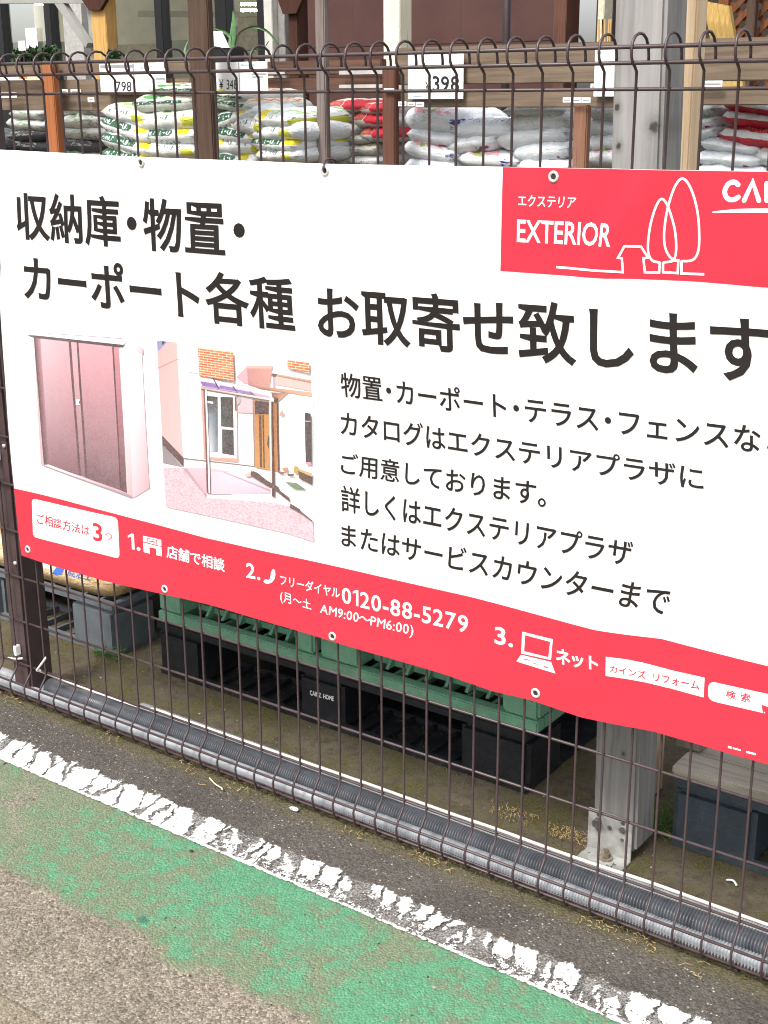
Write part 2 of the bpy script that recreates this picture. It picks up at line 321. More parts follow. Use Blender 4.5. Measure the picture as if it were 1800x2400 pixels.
def strip(zlo, zhi, layer, name, mat, x0f, x1, thick=0, nx=110, nz=44):
    bm = bmesh.new(); g = []
    for j in range(nz+1):
        row = []; v = j/nz
        for i in range(nx+1):
            u = i/nx
            z = None; x = None
            zg = .4+.85*v; x0 = x0f(zg)
            for _ in range(3):
                x = x0+(x1-x0)*u; z = zlo(x)+(zhi(x)-zlo(x))*v; x0 = x0f(z)
            row.append(bm.verts.new(on(x, z, layer)))
        g.append(row)
    for j in range(nz):
        for i in range(nx): bm.faces.new((g[j][i], g[j][i+1], g[j+1][i+1], g[j+1][i]))
    if thick:
        bmesh.ops.recalc_face_normals(bm, faces=bm.faces)
        r = bmesh.ops.extrude_face_region(bm, geom=bm.faces[:])
        for v in r['geom']:
            if isinstance(v, bmesh.types.BMVert): v.co.y += thick
    m = MB(); m.bm.free(); m.bm = bm; return m.build(name, mat, banner, True)
lf = lambda z: lerp_poly(LEFT, z)
strip(lambda x: lerp_poly(BOT, x), lambda x: lerp_poly(TOP, x), 0, 'sheet', M_vwhite, lf, XR, .0006, 170, 70)
strip(lambda x: lerp_poly(BOT, x)+.0002, lambda x: lerp_poly(BAND, x), 1, 'red_band', M_vred, lambda z: lf(z)+.0004, XR, 0, 110, 10)
HB = [tuple(pp(*p)) for p in [(1175, 635), (1300, 644), (1420, 653), (1500, 654), (1620, 659), (1800, 674)]]
hl0, hl1 = pp(1173, 636), pp(1179, 391)
strip(lambda x: lerp_poly(HB, x), lambda x: lerp_poly(TOP, x)-.0003, 1, 'red_header', M_vred, lambda z: hl0.x+(hl1.x-hl0.x)*(z-hl0.y)/(hl1.y-hl0.y), XR, 0, 90, 26)

def flat_mesh(name, polys, layer, mat, cell=.02, parent=None, colors=None):
    """polys: list of outlines [(x, z)...] on the banner; each is filled, cut into small cells and laid on the surface"""
    bm = bmesh.new(); cl = bm.loops.layers.float_color.new('Col') if colors else None
    for k, pl in enumerate(polys):
        try: f = bm.faces.new([bm.verts.new((p[0], 0, p[1])) for p in pl])
        except ValueError: continue
        if cl:
            for l in f.loops: l[cl] = colors[k]
    lay_on(bm, cell, layer)
    m = MB(); m.bm.free(); m.bm = bm; return m.build(name, mat, parent or banner)
def lay_on(bm, cell, layer):
    bmesh.ops.triangulate(bm, faces=[f for f in bm.faces if len(f.verts) > 4])
    if bm.verts:
        for ax in (0, 2):
            lo = min(v.co[ax] for v in bm.verts); hi = max(v.co[ax] for v in bm.verts); q = math.ceil(lo/cell)*cell
            while q < hi:
                no = [0, 0, 0]; no[ax] = 1; pc = [0, 0, 0]; pc[ax] = q
                bmesh.ops.bisect_plane(bm, geom=bm.verts[:]+bm.edges[:]+bm.faces[:], plane_co=pc, plane_no=no); q += cell
    for v in bm.verts: v.co = on(v.co.x, v.co.z, layer)
_gl = {}
def glyph(s, bold):
    if (s, bold) in _gl: return _gl[(s, bold)]
    c = bpy.data.curves.new('lettering', 'FONT'); c.body = s; c.fill_mode = 'FRONT'; c.resolution_u = 3
    o = bpy.data.objects.new('lettering', c); COL.objects.link(o)
    me = bpy.data.meshes.new_from_object(o.evaluated_get(bpy.context.evaluated_depsgraph_get()))
    vs = [(v.co.x, v.co.y) for v in me.vertices]; fs = [tuple(p.vertices) for p in me.polygons]
    bpy.data.objects.remove(o); bpy.data.curves.remove(c); bpy.data.meshes.remove(me)
    if bold and vs:                                                # heavier strokes: push the outline outwards
        b2 = bmesh.new(); bv = [b2.verts.new((x, y, 0)) for x, y in vs]
        for f in fs:
            try: b2.faces.new([bv[i] for i in f])
            except ValueError: pass
        bmesh.ops.remove_doubles(b2, verts=b2.verts, dist=1e-5); mv = {}
        for v in b2.verts:
            ns = []
            for e in v.link_edges:
                if len(e.link_faces) == 1:
                    o_ = e.other_vert(v); d = (o_.co-v.co).normalized(); n_ = Vector((-d.y, d.x, 0)); c_ = e.link_faces[0].calc_center_median()
                    opp = [w for w in e.link_faces[0].verts if w not in (v, o_)]
                    ref = (opp[0].co if opp else c_)-v.co
                    ns.append(-n_ if n_.dot(ref) > 0 else n_)
            if ns:
                m_ = sum(ns, Vector((0, 0, 0)))
                if m_.length > 1e-4: m_.normalize(); mv[v] = m_*bold/max(.6, m_.dot(ns[0]))
        for v, d in mv.items(): v.co += d
        b2.verts.index_update(); vs = [(v.co.x, v.co.y) for v in b2.verts]; fs = [tuple(v.index for v in f.verts) for f in b2.faces]; b2.free()
    if s == '1': vs = [(.21, 0), (.325, 0), (.325, .72), (.21, .72), (.05, .62), (.05, .52), (.21, .605)]; fs = [(0, 1, 2, 3, 6), (3, 4, 5, 6)]
    bb = (min(v[0] for v in vs), max(v[0] for v in vs), min(v[1] for v in vs), max(v[1] for v in vs)) if vs else (0, .5, 0, 1)
    _gl[(s, bold)] = (vs, fs, bb); return _gl[(s, bold)]
def tokens(s):
    out = []; run = ''
    for ch in s:
        if ord(ch) < 128 and ch != ' ': run += ch
        else:
            if run: out.append(run); run = ''
            out.append(ch)
    if run: out.append(run)
    return [c_ for r in out for c_ in (r if len(r) > 1 and any(k.isdigit() for k in r) else [r])]
ADV = {'・': .56, '。': 1.0, ' ': .42, '　': .55}
def lettering(name, s, TL, BL, TR, BR, mat, bold=.012, fit=None, layer=2, adv=None, surf=None, parent=None, kern=1.0):
    """lay out s; the ink of the first and of the last fitted token meets the four given photo points"""
    toks = tokens(s); nfit = len(tokens(fit)) if fit else len(toks); pen = 0; placed = []
    A = dict(ADV); A.update(adv or {})
    for t in toks:
        if t in (' ', '　'): pen += A[t]; placed.append(None); continue
        vs, fs, bb = glyph(t, bold)
        if ord(t[0]) < 128: placed.append((pen-bb[0]+.03, vs, fs, bb)); pen += bb[1]-bb[0]+.09
        else:
            a = A.get(t, kern); placed.append((pen+(a-1.0)/2, vs, fs, bb)); pen += a
    f, l = placed[0], placed[nfit-1]
    uL, uR = f[0]+f[3][0], l[0]+l[3][1]
    q = surf or pp
    TL, BL, TR, BR = (Vector(q(*p)) for p in (TL, BL, TR, BR))
    def mp(u, v):
        k = (u-uL)/(uR-uL); a = BL+(TL-BL)*((v-f[3][2])/(f[3][3]-f[3][2])); c_ = BR+(TR-BR)*((v-l[3][2])/(l[3][3]-l[3][2])); return a+(c_-a)*k
    bm = bmesh.new()
    for p in placed:
        if not p: continue
        vv = []
        for x, y in p[1]:
            w = mp(x+p[0], y); vv.append(bm.verts.new((w.x, 0, w.y)))
        for fc in p[2]:
            try: bm.faces.new([vv[i] for i in fc])
            except ValueError: pass
    if surf: 
        return bm
    lay_on(bm, .022, layer); m = MB(); m.bm.free(); m.bm = bm; return m.build(name, mat, banner)
def crop(ox, oy, k): return lambda x, y: (ox+x/k, oy+y/k)
c3, c4, c6 = crop(0, 360, 1.8433), crop(900, 360, 1.8433), crop(900, 840, 1.8433)
n = lambda x, y: (x, y)
K = .014
lettering('headline_lettering', '収納庫・物置・', c3(66, 168), c3(75, 370), c3(968, 216), c3(975, 440), M_vink, .018, '収納庫・物置')
lettering('headline_lettering', 'カーポート各種', c3(97, 447), c3(106, 625), c3(1264, 541), c3(1278, 771), M_vink, .018)
lettering('headline_lettering', 'お取寄せ致します', c3(1369, 578), c3(1376, 786), c4(1354, 697), c4(1357, 963), M_vink, .018, 'お取寄せ致しま')
AD = {'・': .52}
lettering('body_lettering', '物置・カーポート・テラス・フェンスなど', n(797, 871), n(801, 929), c6(1630, 296), c6(1626, 410), M_vink, .011, '物置・カーポート・テラス・フェンスな', adv=AD)
lettering('body_lettering', 'カタログはエクステリアプラザに', n(798, 965), n(799, 1017), c6(1380, 475), c6(1382, 569), M_vink, .011)
lettering('body_lettering', 'ご用意しております。', n(799.6, 1059), n(799.6, 1108), c6(660, 534), c6(655, 636), M_vink, .011, 'ご用意しております')
lettering('body_lettering', '詳しくはエクステリアプラザ', n(799.6, 1136), n(800.7, 1198), c6(1080, 793), c6(1068, 900), M_vink, .011)
lettering('body_lettering', 'またはサービスカウンターまで', n(800.7, 1228), n(800.7, 1278), c6(1246, 1008), c6(1222, 1110), M_vink, .011)
lettering('header_lettering', 'エクステリア', c4(580, 185), c4(582, 222), c4(833, 190), c4(824, 236), M_vwink, .012)
lettering('header_lettering', 'EXTERIOR', c4(577, 283), c4(575, 383), c4(988, 302), c4(978, 405), M_vwink, .016)
c5b, c6b, c7b = crop(0, 1150, 2.9625), crop(540, 1290, 2.8603), crop(1120, 1430, 2.4397)
def poly_px(cr, pts): return [tuple(pp(*cr(*p))) for p in pts]
def rounded(q, r, n=5):
    """quad of 2D points with rounded corners"""
    q = [Vector(p) for p in q]; out = []
    for i in range(4):
        p, a, c_ = q[i], q[i-1], q[(i+1) % 4]; da, dc = (a-p).normalized()*r, (c_-p).normalized()*r
        for k in range(n+1):
            t = k/n; out.append(tuple((p+da)*(1-t)**2+p*2*t*(1-t)+(p+dc)*t*t))
    return out
flat_mesh('white_box', [rounded(poly_px(c5b, [(222, 52), (820, 188), (833, 472), (232, 320)]), .012)], 2, M_vwink)
lettering('small_lettering', 'ご相談方法は', c5b(258, 152), c5b(262, 225), c5b(625, 250), c5b(625, 310), M_vredink, .008, layer=3)
lettering('small_lettering', '3', c5b(645, 218), c5b(652, 345), c5b(710, 232), c5b(716, 358), M_vredink, .02, layer=3)
lettering('small_lettering', 'つ', c5b(730, 290), c5b(740, 335), c5b(780, 298), c5b(782, 343), M_vredink, .0, layer=3)
lettering('number_lettering', '1.', c5b(890, 296), c5b(892, 403), c5b(977, 393), c5b(979, 418), M_vwink, .02)
lettering('small_lettering', '店舗で相談', c5b(1160, 375), c5b(1158, 464), c5b(1563, 475), c5b(1565, 566), M_vwink, .02)
lettering('number_lettering', '2.', c6b(108, 78), c6b(108, 180), c6b(202, 179), c6b(204, 201), M_vwink, .02)
lettering('small_lettering', 'フリーダイヤル', c6b(335, 170), c6b(335, 226), c6b(737, 258), c6b(735, 320), M_vwink, .012)
lettering('number_lettering', '0120-88-5279', c6b(748, 243), c6b(750, 350), c6b(1598, 440), c6b(1592, 558), M_vwink, .016)
lettering('small_lettering', '(月～土', c6b(335, 275), c6b(338, 352), c6b(540, 333), c6b(545, 396), M_vwink, .01)
lettering('small_lettering', 'AM9:00～PM6:00)', c6b(606, 358), c6b(601, 416), c6b(1232, 503), c6b(1225, 588), M_vwink, .01, adv={'～': .9})
lettering('number_lettering', '3.', c7b(97, 92), c7b(97, 190), c7b(202, 190), c7b(203, 214), M_vwink, .02)
lettering('small_lettering', 'ネット', c7b(445, 213), c7b(448, 302), c7b(690, 270), c7b(690, 345), M_vwink, .03, kern=.92)
flat_mesh('white_box', [poly_px(c7b, [(733, 265), (850, 280), (950, 300), (1120, 345), (1298, 385), (1292, 498), (1110, 448), (960, 412), (850, 392), (732, 375)])], 2, M_vwink)
lettering('small_lettering', 'カインズ　リフォーム', c7b(757, 313), c7b(757, 350), c7b(1268, 405), c7b(1270, 456), M_vredink, .012, layer=3, adv={'　': .55})
flat_mesh('white_box', [rounded(poly_px(c7b, [(1320, 403), (1700, 487), (1700, 602), (1316, 513)]), .012)], 2, M_vwink)
lettering('small_lettering', '検 索', c7b(1420, 453), c7b(1420, 500), c7b(1562, 478), c7b(1560, 528), M_vredink, .012, layer=3)
flat_mesh('cursor_icon', [poly_px(c7b, [(1624, 538), (1672, 556), (1652, 570), (1668, 600), (1655, 606), (1640, 577), (1632, 590)])], 3, M_vredink)
flat_mesh('laptop_icon', [poly_px(c7b, p) for p in ([(255, 122), (430, 165), (415, 180), (272, 142)], [(430, 165), (420, 284), (405, 268), (415, 180)], [(420, 284), (250, 247), (266, 234), (405, 268)], [(250, 247), (255, 122), (272, 142), (266, 234)], [(248, 254), (420, 295), (445, 361), (222, 292)])], 2, M_vwink, .03)
flat_mesh('laptop_icon', [poly_px(c7b, p) for p in ([(262, 274), (300, 283), (298, 287), (259, 278)], [(320, 300), (345, 306), (346, 310), (320, 304)], [(380, 318), (402, 323), (405, 330), (382, 325)])], 3, M_vredink)
flat_mesh('shop_icon', [poly_px(c5b, p) for p in ([(995, 312), (1122, 340), (1123, 385), (997, 352)], [(998, 359), (1038, 369), (1042, 436), (1000, 426)], [(1086, 381), (1123, 390), (1125, 455), (1088, 446)], [(1038.5, 369), (1085.5, 381), (1086.5, 402), (1039.5, 391)])], 2, M_vwink)
flat_mesh('shop_icon', [poly_px(c5b, p) for p in ([(1026, 326), (1092, 341), (1092, 345), (1026, 330)], [(1026, 330), (1030, 331), (1032, 362), (1028, 361)], [(1088, 344), (1092, 345), (1094, 378), (1090, 377)], [(1028, 361), (1090, 377), (1090, 381), (1028, 365)], [(1040, 344), (1080, 353), (1080, 360), (1040, 351)])], 3, M_vredink)
flat_mesh('phone_icon', [poly_px(c6b, [(283, 128), (294, 123), (302, 140), (304, 165), (298, 190), (282, 212), (258, 223), (238, 220), (223, 208), (232, 195), (246, 193), (256, 198), (268, 188), (278, 172), (280, 158), (274, 148)])], 2, M_vwink)
flat_mesh('maker_mark', [poly_px(c7b, p) for p in ([(1432, 774), (1452, 779), (1451, 791), (1431, 786)], [(1460, 783), (1505, 795), (1504, 804), (1459, 792)], [(1535, 803), (1590, 817), (1592, 828), (1536, 815)])], 2, M_vwink)

def catmull(p, n=6):
    out = []
    for i in range(len(p)-1):
        a, b_, c_, d = p[max(i-1, 0)], p[i], p[i+1], p[min(i+2, len(p)-1)]
        for k in range(n):
            t = k/n; out.append(.5*((2*b_)+(c_-a)*t+(2*a-5*b_+4*c_-d)*t*t+(3*b_-a-3*c_+d)*t**3))
    return out+[p[-1]]
def stroke(name, pts, w, layer, mat, smooth=False, taper=None, cap=0):
    p = [Vector(q) for q in pts]
    if smooth: p = catmull(p)
    L, R = [], []
    for i, q in enumerate(p):
        a = (q-p[i-1]).normalized() if i else (p[1]-q).normalized(); c_ = (p[i+1]-q).normalized() if i < len(p)-1 else a
        t = (a+c_).normalized() if (a+c_).length > .2 else a; nn = Vector((-t.y, t.x)); m = w/2/max(.55, nn.dot(Vector((-a.y, a.x))))
        if taper: m *= taper(i/(len(p)-1))
        L.append(q+nn*m); R.append(q-nn*m)
    bm = bmesh.new(); lv = [bm.verts.new((q.x, 0, q.y)) for q in L]; rv = [bm.verts.new((q.x, 0, q.y)) for q in R]
    for i in range(len(p)-1):
        try: bm.faces.new((lv[i], lv[i+1], rv[i+1], rv[i]))
        except ValueError: pass
    if cap:
        for e, sgn in ((0, -1), (-1, 1)):
            q = p[e]; t = ((p[1]-p[0]) if e == 0 else (p[-1]-p[-2])).normalized()*sgn; nn = Vector((-t.y, t.x))
            fan = [bm.verts.new((q+t*math.cos(a)*w/2+nn*math.sin(a)*w/2).to_3d().xzy) for a in [-math.pi/2+math.pi*k/8 for k in range(9)]]
            bm.faces.new(fan)
    lay_on(bm, .018, layer); m = MB(); m.bm.free(); m.bm = bm; return m.build(name, mat, banner)
P4 = lambda l: [pp(*c4(*q)) for q in l]
LW = .0034
stroke('line_drawing', P4([(745, 490), (900, 504), (1033, 512), (1029, 452), (1012, 450), (1040, 400), (1112, 402), (1142, 449), (1122, 452), (1128, 512), (1190, 514), (1193, 469)]), LW, 2, M_vwink)
stroke('line_drawing', P4([(1194, 470), (1163, 463), (1145, 435), (1142, 390), (1150, 320), (1165, 260), (1183, 215), (1201, 196), (1220, 212), (1240, 262), (1258, 330), (1264, 400), (1259, 445), (1246, 464), (1207, 470)]), LW, 2.1, M_vwink, True)
stroke('line_drawing', P4([(1207, 468), (1207, 512), (1270, 516), (1273, 461), (1254, 461)]), LW, 2.2, M_vwink)
stroke('line_drawing', P4([(1256, 462), (1232, 440), (1215, 400), (1212, 340), (1222, 260), (1240, 190), (1262, 135), (1288, 108), (1315, 128), (1340, 185), (1357, 260), (1363, 340), (1361, 410), (1346, 450), (1320, 463), (1287, 464)]), LW, 2.3, M_vwink, True)
stroke('line_drawing', P4([(1287, 462), (1286, 518), (1385, 521)]), LW, 2.4, M_vwink)
c8b = crop(1450, 380, 4.74); P8 = lambda l: [pp(*c8b(*q)) for q in l]
stroke('logo_lettering', P8([(1330, 250), (1297, 224), (1255, 224), (1210, 256), (1182, 322), (1197, 385), (1240, 416), (1292, 412), (1332, 388)]), .0066, 2, M_vwink, True, None, 1)
stroke('logo_lettering', P8([(1397, 424), (1492, 222), (1560, 425)]), .0066, 2, M_vwink, False, None, 1)
stroke('logo_lettering', P8([(1648, 238), (1648, 425)]), .0066, 2, M_vwink, False, None, 1)
stroke('logo_lettering', P8([(1045, 557), (1150, 550), (1300, 542), (1480, 538), (1700, 538), (1850, 542)]), .0054, 2, M_vwink, True, lambda t: .35+.65*min(1, t*2.2))

# printed product photo: a pink two door storage cabinet
def shade_quad(bm, cl, q, cols):
    q = [Vector(p) for p in q]; g = []; n = max(2, math.ceil(max((q[i]-q[i-1]).length for i in range(4))/.016))
    for j in range(n+1):
        row = []
        for i in range(n+1):
            u, v = i/n, j/n; p = (q[0]*(1-u)+q[1]*u)*(1-v)+(q[3]*(1-u)+q[2]*u)*v
            cc = [(cols[0][k]*(1-u)+cols[1][k]*u)*(1-v)+(cols[3][k]*(1-u)+cols[2][k]*u)*v for k in range(4)]
            row.append((bm.verts.new((p.x, 0, p.y)), cc))
        g.append(row)
    for j in range(n):
        for i in range(n):
            qd = [g[j][i], g[j][i+1], g[j+1][i+1], g[j+1][i]]
            try: f = bm.faces.new([a[0] for a in qd])
            except ValueError: continue
            for l, a in zip(f.loops, qd): l[cl] = a[1]
def print_patch(name, cr, quads, layer):
    for k, (pts, cols) in enumerate(quads):
        pass
    bm = bmesh.new(); cl = bm.loops.layers.float_color.new('Col'); off = []
    for k, (pts, cols) in enumerate(quads):
        cols = [S(*c_, .8 if min(c_) > 225 else .6) for c_ in cols]; n0 = len(bm.verts)
        if len(cols) == 1: cols = cols*4
        P = [pp(*cr(*p)) for p in pts]
        if len(P) == 4: shade_quad(bm, cl, P, cols)
        else:
            f = bm.faces.new([bm.verts.new((p.x, 0, p.y)) for p in P])
            for l in f.loops: l[cl] = cols[0]
            bmesh.ops.triangulate(bm, faces=[f])
        bm.verts.ensure_lookup_table(); off.append((n0, len(bm.verts), layer+k*.12))
    for a, e, ly in off:
        for i in range(a, e): v = bm.verts[i]; v.co = on(v.co.x, v.co.z, ly)
    m = MB(); m.bm.free(); m.bm = bm; return m.build(name, M_print, banner)
cs = crop(60, 780, 5.3516)
PK, PD = (252, 190, 200), (122, 92, 100)
print_patch('cabinet_picture', cs, [
    ([(108, 50), (1180, 150), (1345, 2070), (196, 1650)], [(250, 190, 200)]),
    ([(108, 50), (192, 60), (300, 1650), (235, 1655)], [(50, 36, 42), (225, 160, 172), (140, 100, 108), (62, 46, 50)]),
    ([(192, 62), (560, 100), (685, 1790), (300, 1665)], [(255, 214, 224), PK, (128, 88, 98), (150, 106, 116)]),
    ([(566, 100), (655, 110), (775, 1815), (690, 1790)], [(250, 196, 206), PK, (140, 104, 112), (140, 102, 110)]),
    ([(665, 112), (1095, 150), (1200, 1975), (780, 1825)], [(248, 186, 196), (246, 180, 192), (118, 86, 94), (112, 80, 90)]),
    ([(1108, 155), (1180, 165), (1280, 2010), (1200, 1975)], [(232, 152, 164), (226, 150, 162), (96, 62, 72), (84, 54, 62)]),
    ([(545, 98), (575, 101), (700, 1790), (675, 1782)], [(96, 60, 70)]), ([(645, 108), (668, 111), (783, 1822), (755, 1812)], [(96, 60, 70)]), ([(1090, 150), (1110, 153), (1203, 1975), (1190, 1970)], [(88, 54, 64)]),
    ([(1178, 195), (1265, 160), (1370, 2060), (1278, 2010)], [(255, 246, 250), (255, 250, 252), (238, 176, 184), (246, 206, 212)]),
    ([(1265, 150), (1465, 250), (1560, 1950), (1350, 2075)], [(255, 252, 254), (255, 228, 236), (246, 180, 190), (255, 214, 224)]),
    ([(20, 25), (1240, 150), (1235, 185), (110, 60)], [(96, 88, 92), (60, 46, 52), (60, 46, 52), (96, 88, 92)]),
    ([(20, 20), (210, 0), (1290, 80), (1240, 150)], [(250, 242, 248), (254, 246, 252), (255, 240, 248), (250, 230, 240)]),
    ([(200, -4), (1220, 66), (1225, 76), (200, 3)], [(170, 166, 170)]),
    ([(1285, 75), (1490, 195), (1485, 275), (1250, 170)], [(255, 244, 250), (250, 206, 216), (248, 200, 210), (255, 246, 250)]),
    ([(235, 1655), (300, 1650), (1300, 2025), (1345, 2072)], [(248, 240, 244), (248, 238, 242), (200, 168, 176), (170, 140, 150)]),
    ([(196, 1656), (240, 1660), (1345, 2050), (1340, 2076)], [(176, 160, 172)]),
    ([(640, 830), (690, 835), (690, 900), (640, 905)], [(255, 245, 240)]), ([(676, 855), (690, 855), (690, 885), (676, 885)], [(70, 50, 50)])], 2)
ch = crop(360, 780, 4.254)
WH = (255, 252, 252)
